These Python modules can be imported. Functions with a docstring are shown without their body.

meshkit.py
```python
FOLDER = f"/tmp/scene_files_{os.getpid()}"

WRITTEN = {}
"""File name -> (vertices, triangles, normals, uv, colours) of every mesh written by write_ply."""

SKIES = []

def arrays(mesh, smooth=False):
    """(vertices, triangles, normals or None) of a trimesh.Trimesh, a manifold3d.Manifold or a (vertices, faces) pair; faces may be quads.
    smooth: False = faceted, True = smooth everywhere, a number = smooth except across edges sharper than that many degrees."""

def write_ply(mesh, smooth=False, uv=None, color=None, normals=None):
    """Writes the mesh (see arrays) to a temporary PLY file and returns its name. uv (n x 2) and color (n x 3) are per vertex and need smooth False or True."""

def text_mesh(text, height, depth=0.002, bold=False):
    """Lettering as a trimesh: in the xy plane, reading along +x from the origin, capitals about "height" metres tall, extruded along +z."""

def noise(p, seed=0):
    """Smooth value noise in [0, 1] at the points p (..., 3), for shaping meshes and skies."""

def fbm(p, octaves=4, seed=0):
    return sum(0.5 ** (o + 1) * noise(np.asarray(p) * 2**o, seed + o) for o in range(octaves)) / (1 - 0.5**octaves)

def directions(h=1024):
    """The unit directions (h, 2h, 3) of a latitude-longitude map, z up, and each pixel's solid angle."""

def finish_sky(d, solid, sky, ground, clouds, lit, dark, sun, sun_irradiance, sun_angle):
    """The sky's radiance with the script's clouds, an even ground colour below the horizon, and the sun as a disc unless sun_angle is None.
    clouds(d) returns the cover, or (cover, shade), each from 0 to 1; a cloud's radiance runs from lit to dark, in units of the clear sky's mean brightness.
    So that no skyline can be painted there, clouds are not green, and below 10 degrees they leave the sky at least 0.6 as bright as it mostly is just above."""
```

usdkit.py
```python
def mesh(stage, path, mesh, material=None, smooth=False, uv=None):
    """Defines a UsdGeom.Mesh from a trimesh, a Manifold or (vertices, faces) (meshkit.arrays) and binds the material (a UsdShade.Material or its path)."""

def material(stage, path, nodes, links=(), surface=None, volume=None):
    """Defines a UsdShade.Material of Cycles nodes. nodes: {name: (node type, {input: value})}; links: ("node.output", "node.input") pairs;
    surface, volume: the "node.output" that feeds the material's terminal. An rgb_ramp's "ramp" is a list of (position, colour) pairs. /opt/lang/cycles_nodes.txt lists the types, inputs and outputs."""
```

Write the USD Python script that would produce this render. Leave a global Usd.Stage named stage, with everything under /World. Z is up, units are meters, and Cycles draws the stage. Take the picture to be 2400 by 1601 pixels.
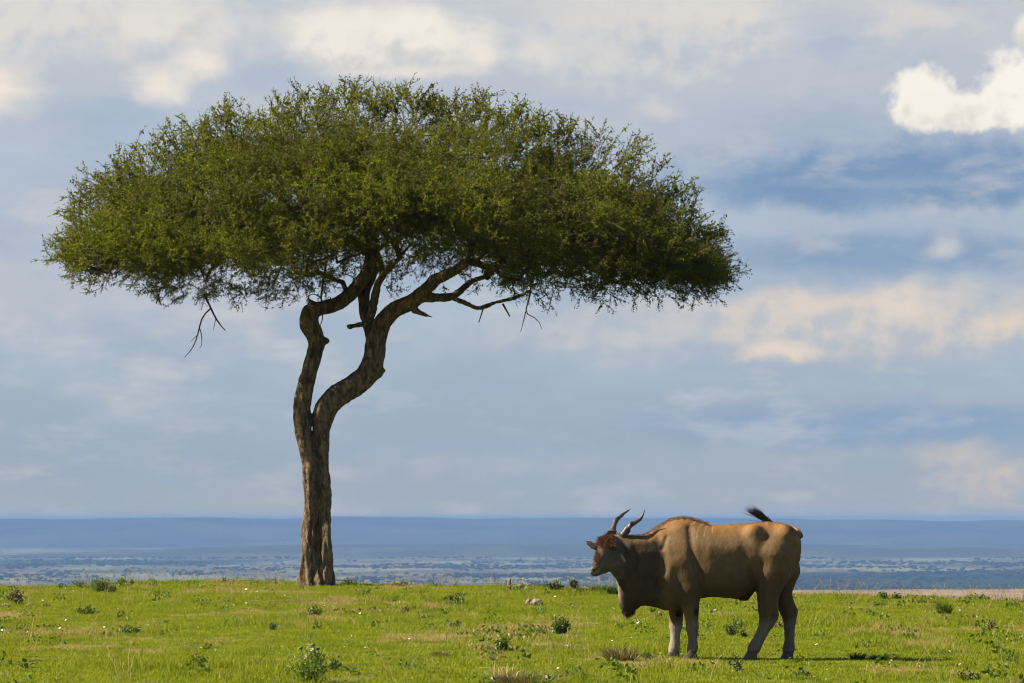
import math, random
import numpy as np, trimesh, usdkit, meshkit
from scipy import ndimage
from shapely import geometry as sg, contains_xy
from pxr import Usd, UsdGeom, UsdLux, UsdShade, Gf, Sdf, Vt

rng = np.random.default_rng(7)
random.seed(7)
stage = Usd.Stage.CreateInMemory()
UsdGeom.Xform.Define(stage, '/World')
UsdGeom.Scope.Define(stage, '/World/Looks')

# ------------------------------------------------------------------ camera
PHOTO_W, PHOTO_H, FPX = 2400.0, 1601.0, 8000.0      # a long lens: 8000 photo pixels per unit tangent
CAM_H, HORIZON = 1.62, 1215.0
EXPOSURE = 1.85
tilt = math.atan((HORIZON - PHOTO_H / 2) / FPX)
EYE = np.array([0, 0, CAM_H])
FWD = np.array([0, math.cos(tilt), math.sin(tilt)])
UP = np.array([0, -math.sin(tilt), math.cos(tilt)])
RIGHT = np.array([1.0, 0, 0])
cam = UsdGeom.Camera.Define(stage, '/World/camera')
cam.CreateHorizontalApertureAttr(36.0)
cam.CreateFocalLengthAttr(36.0 * FPX / PHOTO_W)
cam.CreateClippingRangeAttr(Gf.Vec2f(0.5, 200000))
cam.CreateFStopAttr(9.0)
cam.CreateFocusDistanceAttr(40.0)
cam.CreateExposureAttr(EXPOSURE)
cam.AddTransformOp().Set(Gf.Matrix4d(*RIGHT, 0, *UP, 0, *(-FWD), 0, *EYE, 1))

# ------------------------------------------------------------------ sun
SUN_EL = math.radians(40)
SUN_AZ = math.atan2(-1.0, -0.05)                      # from the left, hardly behind
SUN = np.array([math.sin(SUN_AZ) * math.cos(SUN_EL), math.cos(SUN_AZ) * math.cos(SUN_EL), math.sin(SUN_EL)])
sun = UsdLux.DistantLight.Define(stage, '/World/sun')
sun.CreateIntensityAttr(1.25)
sun.CreateAngleAttr(0.5)
sun.CreateNormalizeAttr(True)
sun.CreateColorAttr(Gf.Vec3f(1.0, 0.86, 0.66))
sx_ = np.cross([0, 0, 1], SUN); sx_ /= np.linalg.norm(sx_)
sun.AddTransformOp().Set(Gf.Matrix4d(*sx_, 0, *np.cross(SUN, sx_), 0, *SUN, 0, 0, 0, 0, 1))


# ------------------------------------------------------------------ node graphs
class Ref(str):
    pass


class Graph:
    def __init__(self):
        self.nodes, self.links = {}, []

    def add(self, kind, out, **inputs):
        name = f'{kind}_{len(self.nodes)}'
        plain = {}
        for k, v in inputs.items():
            if isinstance(v, Ref):
                self.links.append((str(v), f'{name}.{k}'))
            else:
                plain[k] = v
        self.nodes[name] = (kind, plain)
        return Ref(f'{name}.{out}')

    def m(self, op, a, b=0.0, c=0.0):
        return self.add('math', 'value', math_type=op, value1=a, value2=b, value3=c)

    def mixc(self, fac, a, b, blend='mix'):
        return self.add('mix_color', 'result', blend_type=blend, fac=fac, a=a, b=b)

    def noise(self, vec, scale, detail=3, rough=0.55, out='fac', **kw):
        return self.add('noise_texture', out, vector=vec, scale=scale, detail=detail, roughness=rough, **kw)

    def mr(self, v, a, b, c=0.0, d=1.0, kind='smoothstep'):
        return self.add('map_range', 'result', range_type=kind, value=v, from_min=a, from_max=b, to_min=c, to_max=d, clamp=True)

    def scalev(self, v, s):
        return self.add('mapping', 'vector', vector=v, scale=s)

    def build(self, name, surface=None, volume=None):
        return usdkit.material(stage, '/World/Looks/' + name, self.nodes, self.links, surface=surface, volume=volume)


def lin(r, g, b):
    return tuple(((c / 255) / 12.92 if c / 255 < 0.04045 else ((c / 255 + 0.055) / 1.055) ** 2.4) for c in (r, g, b))


# ------------------------------------------------------------------ sky: physical sky with banks of cloud
SKY_STRENGTH = 0.05


def skyc(r, g, b):                                    # radiance that the camera's exposure shows as this tone
    return tuple(c / SKY_STRENGTH / 2 ** EXPOSURE for c in lin(r, g, b))


def build_sky():
    g = Graph()
    d = g.add('texture_coordinate', 'generated')
    sep = g.add('separate_xyz', 'x', vector=d)
    node = sep.split('.')[0]
    X, Y, Z = sep, Ref(node + '.y'), Ref(node + '.z')
    sky = g.add('sky_texture', 'color', sky_type='single_scattering', sun_disc=False, sun_elevation=SUN_EL, sun_rotation=SUN_AZ, aerosol_density=1.0)
    k = FPX / 100
    az = g.m('multiply_add', g.m('arctan2', X, Y), k, 12.0)          # hundreds of photo pixels, right
    el = g.m('multiply_add', g.m('arcsine', Z), -k, HORIZON / 100)   # hundreds of photo pixels, down
    P = g.scalev(d, (k, k, k))
    PH = g.scalev(d, (k * 0.45, k * 0.45, k * 1.3))                  # stretched along the horizon
    w1 = g.noise(P, 0.75, 6, 0.62, 'color')
    sw = g.add('separate_xyz', 'x', vector=w1)
    wn = sw.split('.')[0]
    wx, wy = g.m('subtract', sw, 0.5), g.m('subtract', Ref(wn + '.y'), 0.5)
    big = g.noise(PH, 0.33, 4, 0.55)
    streak = g.noise(PH, 0.9, 6, 0.6)
    puff = g.noise(P, 1.25, 7, 0.56)

    relief = g.m('subtract', puff, g.noise(g.add('vector_math', 'vector', math_type='add', vector1=P, vector2=(-0.22, 0.0, 0.30)), 1.25, 7, 0.56))

    def warped(amount):
        return g.m('multiply_add', wx, amount, az), g.m('multiply_add', wy, amount, el)

    def blob(cx, cy, rx, rt, rb, amount, soft, rag=None):
        ax, ay = warped(amount)
        u = g.m('divide', g.m('subtract', ax, cx), rx)
        dy = g.m('subtract', ay, cy)
        v = g.m('add', g.m('divide', g.m('minimum', dy, 0.0), rt), g.m('divide', g.m('maximum', dy, 0.0), rb))
        r = g.m('sqrt', g.m('add', g.m('multiply', u, u), g.m('multiply', v, v)))
        rag = rag if rag is not None else (1.5 if soft < 0.62 else 2.2)
        r = g.m('multiply_add', g.m('subtract', puff if soft < 0.62 else streak, 0.5), -rag, r)
        return g.mr(g.m('subtract', 1.0, r), 0.0, soft), dy

    # clear sky seen through a thin veil, more veil towards the horizon
    ramp = g.add('rgb_ramp', 'color', fac=g.m('divide', el, 12.15), ramp=[(0, skyc(198, 201, 207)), (0.25, skyc(180, 189, 203)), (0.5, skyc(168, 182, 201)), (0.72, skyc(160, 176, 196)), (0.9, skyc(156, 171, 189)), (1.0, skyc(166, 176, 187))])
    above = g.mr(el, -10.0, -0.5)                                   # far above the frame the veil thins to open sky with scattered cloud
    veil = g.m('multiply', g.mr(big, 0.30, 0.55, 0.85, 0.98), g.m('multiply_add', above, 0.85, 0.15))
    col = g.mixc(veil, sky, ramp)

    def tint(args, cover, rgb):
        nonlocal col
        c, _ = blob(*args)
        col = g.mixc(g.m('multiply', c, cover), col, skyc(*rgb))

    # left is milkier than right; long bars of bluer sky to the right
    tint((1.0, 6.9, 9.5, 2.6, 2.2, 2.0, 0.9, 1.6), 0.6, (197, 200, 206))
    tint((21.5, 4.4, 7.2, 1.5, 0.85, 0.9, 0.6, 0.7), 1.0, (124, 153, 187))
    tint((20.8, 4.35, 4.5, 0.22, 0.2, 0.6, 0.9, 1.2), 0.35, (165, 182, 202))
    tint((21.0, 6.0, 6.0, 0.8, 0.7, 0.8, 0.7, 0.9), 0.95, (137, 162, 191))
    tint((22.0, 5.35, 4.0, 0.25, 0.3, 0.8, 0.9, 1.4), 0.5, (168, 183, 203))
    tint((21.0, 10.0, 9.0, 0.85, 0.8, 0.9, 0.8, 1.0), 0.9, (138, 164, 193))
    tint((12.0, 9.2, 8.0, 0.8, 0.8, 1.4, 0.9, 1.6), 0.45, (158, 177, 198))
    tint((19.3, 3.0, 3.8, 0.9, 0.9, 1.4, 0.9, 1.6), 0.7, (160, 177, 200))
    tint((6.3, 1.75, 1.5, 0.9, 0.8, 1.4, 0.8, 1.6), 0.75, (172, 186, 207))
    tint((2.6, 3.0, 2.6, 1.0, 1.0, 1.4, 0.8, 1.6), 0.75, (168, 183, 206))
    tint((12.3, 2.6, 3.2, 0.8, 0.8, 1.4, 0.8, 1.8), 0.5, (178, 190, 207))
    # soft streaks of cloud everywhere
    col = g.mixc(g.m('multiply', g.mr(streak, 0.48, 0.72, 0.0, 0.5), g.m('multiply_add', above, 0.7, 0.3)), col, skyc(204, 205, 207))
    col = g.mixc(g.m('multiply', g.mr(g.noise(PH, 0.55, 6, 0.6, w=3.0, dimensions='4D'), 0.48, 0.7, 0.0, 0.5), above), col, skyc(158, 178, 201))

    def cloud(cx, cy, rx, rt, rb, amount, soft, lit, dark, cover, shade_at, shade_over, rag=None):
        nonlocal col
        c, dy = blob(cx, cy, rx, rt, rb, amount, soft, rag)
        s = g.mr(g.m('multiply_add', relief, 2.6 * shade_over, dy), shade_at, shade_at + shade_over)
        tone = g.mixc(s, skyc(*lit), skyc(*dark))
        col = g.mixc(g.m('multiply', c, cover), col, tone)

    # banks named from the photograph: top band, then single clouds
    cloud(1.4, 0.6, 6.2, 2.0, 1.3, 1.6, 0.6, (221, 218, 213), (201, 204, 208), 0.95, -0.6, 1.8, 1.2)
    cloud(3.9, 0.75, 2.4, 0.7, 0.6, 1.0, 0.9, (230, 225, 217), (209, 208, 208), 0.8, -0.4, 1.1, 1.2)
    cloud(8.6, 0.7, 4.6, 1.3, 1.5, 1.6, 0.8, (214, 213, 212), (196, 201, 208), 0.9, -0.6, 1.8, 1.2)
    cloud(15.4, 0.8, 4.6, 2.0, 1.8, 1.6, 0.7, (215, 213, 211), (190, 196, 206), 0.95, -0.5, 2.0, 1.2)
    cloud(17.0, 0.4, 2.4, 1.1, 0.9, 1.2, 0.9, (221, 217, 212), (200, 203, 207), 0.85, -0.3, 1.2, 1.2)
    cloud(13.7, 1.7, 1.7, 1.4, 1.1, 1.2, 0.9, (214, 213, 211), (194, 199, 208), 0.8, -0.4, 1.4, 1.2)
    cloud(21.5, 0.65, 2.2, 0.85, 0.7, 1.0, 0.9, (214, 211, 209), (191, 197, 207), 0.9, -0.2, 1.0, 1.2)
    cloud(9.25, 1.2, 3.0, 1.3, 0.85, 0.8, 0.62, (228, 223, 215), (201, 204, 207), 0.95, -0.6, 1.5, 0.9)
    cloud(7.8, 0.95, 1.45, 1.1, 1.0, 0.8, 0.7, (239, 233, 223), (210, 210, 209), 0.95, -0.1, 1.2, 1.0)
    cloud(9.8, 0.85, 1.8, 0.95, 0.75, 0.8, 0.7, (240, 234, 224), (208, 209, 209), 0.95, 0.0, 1.0, 1.0)
    cloud(11.2, 1.15, 0.75, 0.85, 0.7, 0.7, 0.8, (238, 231, 221), (210, 210, 209), 0.9, 0.1, 0.9, 1.0)
    cloud(9.3, 1.72, 2.6, 0.25, 0.22, 0.7, 0.9, (230, 224, 216), (210, 209, 209), 0.8, 0.0, 0.4, 1.0)
    cloud(12.5, 1.35, 0.75, 0.7, 0.6, 0.9, 0.9, (225, 221, 215), (203, 205, 208), 0.8, 0.0, 0.8, 1.0)
    cloud(15.4, 2.65, 1.1, 0.5, 0.4, 1.0, 1.0, (215, 212, 209), (196, 200, 208), 0.8, 0.0, 0.6, 1.2)
    cloud(3.75, 2.0, 1.0, 0.7, 0.7, 0.9, 0.9, (237, 229, 219), (211, 209, 208), 0.95, 0.1, 1.0, 1.0)
    cloud(4.65, 1.55, 1.15, 0.7, 0.6, 0.9, 0.9, (238, 230, 219), (211, 209, 208), 0.95, 0.1, 1.0, 1.0)
    cloud(-0.1, 2.2, 1.5, 1.2, 1.1, 0.9, 0.9, (241, 231, 218), (211, 208, 207), 0.95, 0.1, 1.2, 1.0)
    cloud(21.65, 2.55, 0.95, 1.08, 0.76, 0.8, 0.4, (247, 241, 230), (221, 216, 210), 1.0, 0.0, 1.2, 1.3)
    cloud(22.7, 2.72, 1.7, 0.62, 0.52, 0.7, 0.4, (246, 239, 228), (219, 214, 209), 1.0, -0.1, 0.9, 1.0)
    cloud(23.9, 2.45, 1.2, 1.3, 0.9, 0.8, 0.4, (249, 243, 232), (223, 217, 211), 1.0, 0.1, 1.3, 1.3)
    cloud(24.2, 0.85, 0.6, 0.5, 0.55, 0.6, 0.5, (242, 234, 224), (218, 213, 209), 0.9, 0.0, 0.5, 0.8)
    cloud(22.2, 5.9, 0.75, 0.52, 0.42, 0.9, 0.9, (207, 206, 208), (184, 194, 207), 0.8, 0.0, 0.6, 1.2)
    cloud(20.5, 7.55, 8.0, 1.1, 1.35, 0.8, 0.7, (211, 205, 199), (184, 190, 199), 0.97, -0.7, 1.9, 0.7)
    cloud(18.6, 7.1, 2.4, 0.6, 0.6, 0.9, 0.9, (220, 210, 199), (195, 195, 199), 0.8, -0.2, 0.9, 1.2)
    cloud(21.1, 7.2, 1.3, 0.7, 0.7, 0.9, 0.9, (226, 214, 201), (197, 196, 199), 0.85, -0.1, 0.8, 1.2)
    cloud(23.5, 7.7, 1.4, 0.45, 0.5, 0.9, 0.9, (222, 210, 197), (194, 194, 198), 0.8, -0.1, 0.8, 1.2)
    cloud(18.2, 8.2, 1.25, 0.32, 0.36, 0.8, 0.8, (228, 215, 201), (197, 196, 199), 0.9, 0.0, 0.5, 1.2)
    cloud(13.5, 7.9, 5.2, 1.0, 1.2, 1.4, 1.0, (198, 200, 203), (178, 187, 200), 0.75, -0.4, 1.4, 1.4)
    cloud(22.4, 10.7, 1.6, 0.65, 0.65, 0.9, 0.9, (200, 194, 191), (174, 182, 192), 0.8, -0.3, 1.0, 1.2)
    cloud(23.3, 11.3, 1.8, 0.7, 0.7, 0.9, 0.9, (205, 194, 190), (177, 182, 191), 0.85, -0.3, 1.0, 1.2)
    cloud(12.0, 11.0, 8.5, 0.65, 0.6, 1.2, 1.0, (178, 185, 194), (164, 175, 189), 0.6, -0.3, 0.8, 1.4)
    bg = g.add('background_shader', 'background', color=col, strength=SKY_STRENGTH)
    return g.build('sky_dome', surface=bg)


dome = UsdLux.DomeLight.Define(stage, '/World/sky')
UsdShade.MaterialBindingAPI.Apply(dome.GetPrim()).Bind(build_sky())
dome.GetPrim().SetCustomDataByKey('kind', 'structure')
dome.GetPrim().SetCustomDataByKey('label', 'pale blue sky with cream and grey banks of cloud')
dome.GetPrim().SetCustomDataByKey('category', 'sky')

# ------------------------------------------------------------------ helpers for things
taken = {}


def numbered(path):
    n = taken.get(path, -1) + 1
    taken[path] = n
    return path if n == 0 else f'{path}_{n:03d}'


def tag(o, label=None, cat=None, group=None, kind=None):
    p = o.GetPrim() if hasattr(o, 'GetPrim') else o
    for k, v in (('label', label), ('category', cat), ('group', group), ('kind', kind)):
        if v:
            p.SetCustomDataByKey(k, v)
    return p


def thing(name, loc, label, cat, group=None, kind=None):
    x = UsdGeom.Xform.Define(stage, numbered('/World/' + name))
    x.AddTranslateOp().Set(Gf.Vec3d(*map(float, loc)))
    tag(x, label, cat, group, kind)
    return x


def obj(name, mesh, mat, parent=None, smooth=False, color=None):
    base = str(parent.GetPath()) if parent is not None else '/World'
    m = usdkit.mesh(stage, numbered(f'{base}/{name}'), mesh, mat, smooth=smooth)
    if color is not None:
        UsdGeom.PrimvarsAPI(m).CreatePrimvar('coat', Sdf.ValueTypeNames.Color3fArray, 'vertex').Set(Vt.Vec3fArray.FromNumpy(np.asarray(color, np.float32)))
    return m


def ray(px, py):
    d = FWD * FPX + RIGHT * (px - PHOTO_W / 2) + UP * (PHOTO_H / 2 - py)
    return d / d[1]                                   # per metre of depth


def at_depth(px, py, y):
    return EYE + ray(px, py) * y


def tube(points, radii, sides=6, cap=True):
    p = np.asarray(points, float)
    n = len(p)
    t = np.gradient(p, axis=0)
    t /= np.linalg.norm(t, axis=1, keepdims=True) + 1e-12
    a = np.zeros_like(p)
    ref = np.array([0, 0, 1.0]) if abs(t[0, 2]) < 0.9 else np.array([1.0, 0, 0])
    for i in range(n):
        v = ref - t[i] * (ref @ t[i])
        a[i] = v / (np.linalg.norm(v) + 1e-12)
        ref = a[i]
    b = np.cross(t, a)
    ang = np.arange(sides) * 2 * np.pi / sides
    r = np.broadcast_to(radii, (n,))[:, None, None]
    v = p[:, None] + r * (np.cos(ang)[None, :, None] * a[:, None] + np.sin(ang)[None, :, None] * b[:, None])
    i, j = np.meshgrid(np.arange(n - 1), np.arange(sides), indexing='ij')
    q = np.stack([i * sides + j, i * sides + (j + 1) % sides, (i + 1) * sides + (j + 1) % sides, (i + 1) * sides + j], -1).reshape(-1, 4)
    f = np.vstack([q[:, [0, 1, 2]], q[:, [0, 2, 3]]])
    v = v.reshape(-1, 3)
    if cap:
        v = np.vstack([v, p[0], p[-1]])
        j = np.arange(sides)
        f = np.vstack([f, np.stack([(j + 1) % sides, j, np.full(sides, n * sides)], 1), np.stack([(n - 1) * sides + j, (n - 1) * sides + (j + 1) % sides, np.full(sides, n * sides + 1)], 1)])
    return v, f


def join(parts):
    vs, fs, n = [], [], 0
    for v, f in parts:
        vs.append(v); fs.append(np.asarray(f) + n); n += len(v)
    return np.vstack(vs), np.vstack(fs)


def smoothstep(x, a, b):
    t = np.clip((x - a) / (b - a), 0, 1)
    return t * t * (3 - 2 * t)


def fbm(p, scale, octaves=4, seed=0):
    return meshkit.fbm(np.asarray(p) * scale, octaves, seed) - 0.5


def spline(pts, n):
    """Catmull-Rom through pts (k, d), n samples."""
    p = np.asarray(pts, float)
    if len(p) < 3:
        return p[0] + (p[-1] - p[0]) * np.linspace(0, 1, n)[:, None]
    from scipy.interpolate import PchipInterpolator
    s = np.concatenate([[0], np.cumsum(np.linalg.norm(np.diff(p[:, :3], axis=0), axis=1) + 1e-9)])
    return PchipInterpolator(s, p)(np.linspace(0, s[-1], n))


def instancer(path, protos, idx, pos, quat, scale):
    """A PointInstancer whose prototypes (name -> list of (mesh name, mesh, material)) stand below it."""
    pi = UsdGeom.PointInstancer.Define(stage, path)
    targets = []
    for k, parts in enumerate(protos):
        x = UsdGeom.Xform.Define(stage, f'{path}/sprig_{k:03d}')
        for nm, mesh, mat in parts:
            obj(nm, mesh, mat, x, smooth=False)
        targets.append(x.GetPath())
    pi.CreatePrototypesRel().SetTargets(targets)
    pi.CreateProtoIndicesAttr(Vt.IntArray.FromNumpy(np.asarray(idx, np.int32)))
    pi.CreatePositionsAttr(Vt.Vec3fArray.FromNumpy(np.asarray(pos, np.float32)))
    q = np.asarray(quat, np.float32)
    pi.CreateOrientationsAttr(Vt.QuathArray([Gf.Quath(*map(float, a)) for a in q]))
    s = np.asarray(scale, np.float32)
    pi.CreateScalesAttr(Vt.Vec3fArray.FromNumpy(np.repeat(s[:, None], 3, 1) if s.ndim == 1 else s))
    return pi


# ------------------------------------------------------------------ implicit surfaces
class Field:
    """A signed distance field on a grid; smooth unions of round cones and of inflated outlines."""

    def __init__(self, lo, hi, step):
        self.lo, self.step = np.array(lo, float), step
        self.n = np.ceil((np.array(hi) - lo) / step).astype(int) + 1
        self.f = np.full(self.n, 1e3, np.float32)

    def window(self, lo, hi):
        a = np.clip(np.floor((np.array(lo) - self.lo) / self.step).astype(int), 0, self.n)
        b = np.clip(np.ceil((np.array(hi) - self.lo) / self.step).astype(int) + 1, 0, self.n)
        sl = tuple(slice(i, j) for i, j in zip(a, b))
        ax = [(self.lo[k] + np.arange(a[k], b[k]) * self.step).astype(np.float32) for k in range(3)]
        return sl, np.meshgrid(*ax, indexing='ij', sparse=True)

    def union(self, sl, d, k):
        f = self.f[sl]
        h = np.maximum(k - np.abs(f - d), 0) / k
        self.f[sl] = np.minimum(f, d) - h * h * k * 0.25

    def cone(self, a, b, ra, rb, k=0.05, flat=(1, 1, 1)):
        a, b = np.array(a, float), np.array(b, float)
        pad = max(ra, rb) * max(1, 1 / min(flat)) + k * 2 + self.step * 2
        sl, (x, y, z) = self.window(np.minimum(a, b) - pad, np.maximum(a, b) + pad)
        if 0 in self.f[sl].shape:
            return
        d = b - a
        t = np.clip(((x - a[0]) * d[0] + (y - a[1]) * d[1] + (z - a[2]) * d[2]) / max(d @ d, 1e-9), 0, 1)
        q = np.sqrt(((x - a[0] - t * d[0]) * flat[0]) ** 2 + ((y - a[1] - t * d[1]) * flat[1]) ** 2 + ((z - a[2] - t * d[2]) * flat[2]) ** 2)
        self.union(sl, (q - (ra + (rb - ra) * t)).astype(np.float32), k)

    def chain(self, pts, k=0.05, flat=(1, 1, 1)):
        for (*a, ra), (*b, rb) in zip(pts[:-1], pts[1:]):
            self.cone(a, b, ra, rb, k, flat)

    def mesh(self, smooth=6):
        f = self.f
        ins = f < 0
        c = np.zeros(np.array(f.shape) - 1, np.int8)
        for dx, dy, dz in np.ndindex(2, 2, 2):
            c += ins[dx:dx + c.shape[0], dy:dy + c.shape[1], dz:dz + c.shape[2]]
        cell = np.argwhere((c > 0) & (c < 8))
        index = np.full(c.shape, -1, np.int32)
        index[tuple(cell.T)] = np.arange(len(cell))
        acc, cnt = np.zeros((len(cell), 3)), np.zeros(len(cell))
        corners = list(np.ndindex(2, 2, 2))
        for i, a in enumerate(corners):
            for b in corners[i + 1:]:
                if sum(abs(p - q) for p, q in zip(a, b)) != 1:
                    continue
                fa, fb = f[tuple((cell + a).T)], f[tuple((cell + b).T)]
                on = (fa < 0) != (fb < 0)
                t = np.where(on, fa / np.where(on, fa - fb, 1), 0)
                acc += on[:, None] * (np.array(a) + t[:, None] * (np.array(b) - np.array(a)))
                cnt += on
        v = self.lo + (cell + acc / cnt[:, None]) * self.step
        faces = []
        for ax in range(3):
            u, w = (ax + 1) % 3, (ax + 2) % 3
            s0 = [slice(None)] * 3; s1 = [slice(None)] * 3
            s0[ax], s1[ax] = slice(None, -1), slice(1, None)
            cross = ins[tuple(s0)] != ins[tuple(s1)]
            e = np.argwhere(cross)
            e = e[(e[:, u] > 0) & (e[:, w] > 0) & (e[:, u] < f.shape[u] - 1) & (e[:, w] < f.shape[w] - 1)]
            q = []
            for du, dw in ((-1, -1), (0, -1), (0, 0), (-1, 0)):
                o = e.copy(); o[:, u] += du; o[:, w] += dw
                q.append(index[tuple(o.T)])
            q = np.stack(q, 1)
            flip = ~ins[tuple(e.T)]
            q[flip] = q[flip][:, ::-1]
            faces.append(q)
        q = np.vstack(faces)
        q = q[(q >= 0).all(1)]
        m = trimesh.Trimesh(v, np.vstack([q[:, [0, 1, 2]], q[:, [0, 2, 3]]]), process=False)
        m.remove_unreferenced_vertices()
        if smooth:
            v0 = m.vertices.copy()
            trimesh.smoothing.filter_taubin(m, lamb=0.5, nu=0.53, iterations=smooth)
            far = np.linalg.norm(m.vertices - v0, axis=1) > self.step
            m.vertices = np.where(far[:, None], v0, m.vertices)
        return m


def outline_distance(poly, lo, hi, step, blur):
    """Distance inside a closed outline (positive inside), blurred so that its ridge is soft."""
    nx, nz = int((hi[0] - lo[0]) / step) + 1, int((hi[1] - lo[1]) / step) + 1
    gx, gz = np.meshgrid(lo[0] + np.arange(nx) * step, lo[1] + np.arange(nz) * step, indexing='ij')
    ins = contains_xy(sg.Polygon(poly).buffer(0), gx, gz)
    d = (ndimage.distance_transform_edt(ins) - ndimage.distance_transform_edt(~ins)) * step
    soft = ndimage.gaussian_filter(d, blur / step)
    w = smoothstep(d, 0.3 * blur, 2.5 * blur)             # keep the traced edge, soften the inside
    return np.where(d > 0, d * (1 - w) + soft * w, d)


# ------------------------------------------------------------------ terrain
CREST_PX = [(-3000, 1384), (-600, 1380), (0, 1376), (150, 1373), (300, 1367), (550, 1364), (780, 1369), (1000, 1375), (1300, 1381), (1450, 1388), (1700, 1394), (1880, 1399), (2100, 1405), (2400, 1410), (3000, 1414), (6000, 1420)]
CP = np.array(CREST_PX, float)


def crest_at(px):
    return CAM_H * FPX / (np.interp(px, CP[:, 0], CP[:, 1]) - HORIZON)


def ground_z(x, y):
    """The grassy rise: nearly level, rolling off beyond its crest."""
    x, y = np.asarray(x, float), np.asarray(y, float)
    px = 1200 + FPX * x / np.maximum(y, 5.0)
    p = np.stack([x, y, np.zeros_like(x)], -1)
    z = 0.16 * fbm(p, 0.11, 3, 3) + 0.05 * fbm(p, 0.6, 3, 9)
    z = z * smoothstep(np.hypot(x, y), 8, 25)
    t = np.where(y > 20, y - crest_at(px), np.hypot(x, y) - 140)
    t = np.where(y > 20, np.minimum(t, np.hypot(x, y) - 60), t)
    t = np.maximum(t, 0)
    return z - np.where(t < 6, 0.02 * t * t, 0.72 + 0.24 * (t - 6))


def on_ground(px, py):
    """Where the line of sight through this place in the photograph meets the rise."""
    d = ray(px, py)
    ys = np.linspace(25, 110, 1701)
    p = EYE + d[None] * ys[:, None]
    below = p[:, 2] <= ground_z(p[:, 0], p[:, 1])
    i = int(np.argmax(below)) if below.any() else int(np.argmin(p[:, 2] - ground_z(p[:, 0], p[:, 1])))
    q = p[i]
    return np.array([q[0], q[1], float(ground_z(q[0], q[1]))])


def sheet(theta, r, zfun):
    th, rr = np.meshgrid(theta, r, indexing='ij')
    x, y = np.sin(th) * rr, np.cos(th) * rr
    v = np.stack([x, y, zfun(x, y)], -1).reshape(-1, 3)
    n = len(r)
    i, j = np.meshgrid(np.arange(len(theta) - 1), np.arange(n - 1), indexing='ij')
    q = np.stack([i * n + j, i * n + j + 1, (i + 1) * n + j + 1, (i + 1) * n + j], -1).reshape(-1, 4)
    return v, np.vstack([q[:, [0, 2, 1]], q[:, [0, 3, 2]]])


fine = np.radians(np.linspace(-12, 12, 321))
around = np.concatenate([np.radians(np.linspace(-180, -12.3, 80)), fine, np.radians(np.linspace(12.3, 180, 80))])


def ground_material():
    g = Graph()
    p = g.add('geometry', 'position')
    n1 = g.noise(p, 0.35, 4, 0.6)
    n2 = g.noise(p, 9.0, 4, 0.7)
    c = g.mixc(g.mr(n1, 0.35, 0.65), (0.056, 0.072, 0.004), (0.075, 0.080, 0.010))
    c = g.mixc(g.mr(n2, 0.4, 0.75), c, (0.055, 0.06, 0.012))
    soil = g.mr(g.noise(p, 0.22, 5, 0.65), 0.6, 0.72)
    c = g.mixc(g.m('multiply', soil, 0.6), c, (0.16, 0.11, 0.055))
    b = g.add('bump', 'normal', height=n2, strength=0.8, distance=0.05)
    return g.build('turf_soil', surface=g.add('principled_bsdf', 'BSDF', base_color=c, roughness=0.9, specular_ior_level=0.1, normal=b))


ground = obj('ground', sheet(around, np.concatenate([[0.3, 2, 5, 10, 15], np.linspace(20, 130, 331), np.geomspace(135, 420, 24)]), ground_z), ground_material(), smooth=True)
tag(ground, 'gently rolling green grassland rise in the foreground', 'ground', kind='structure')

PLAIN_Z = -200.0


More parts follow.
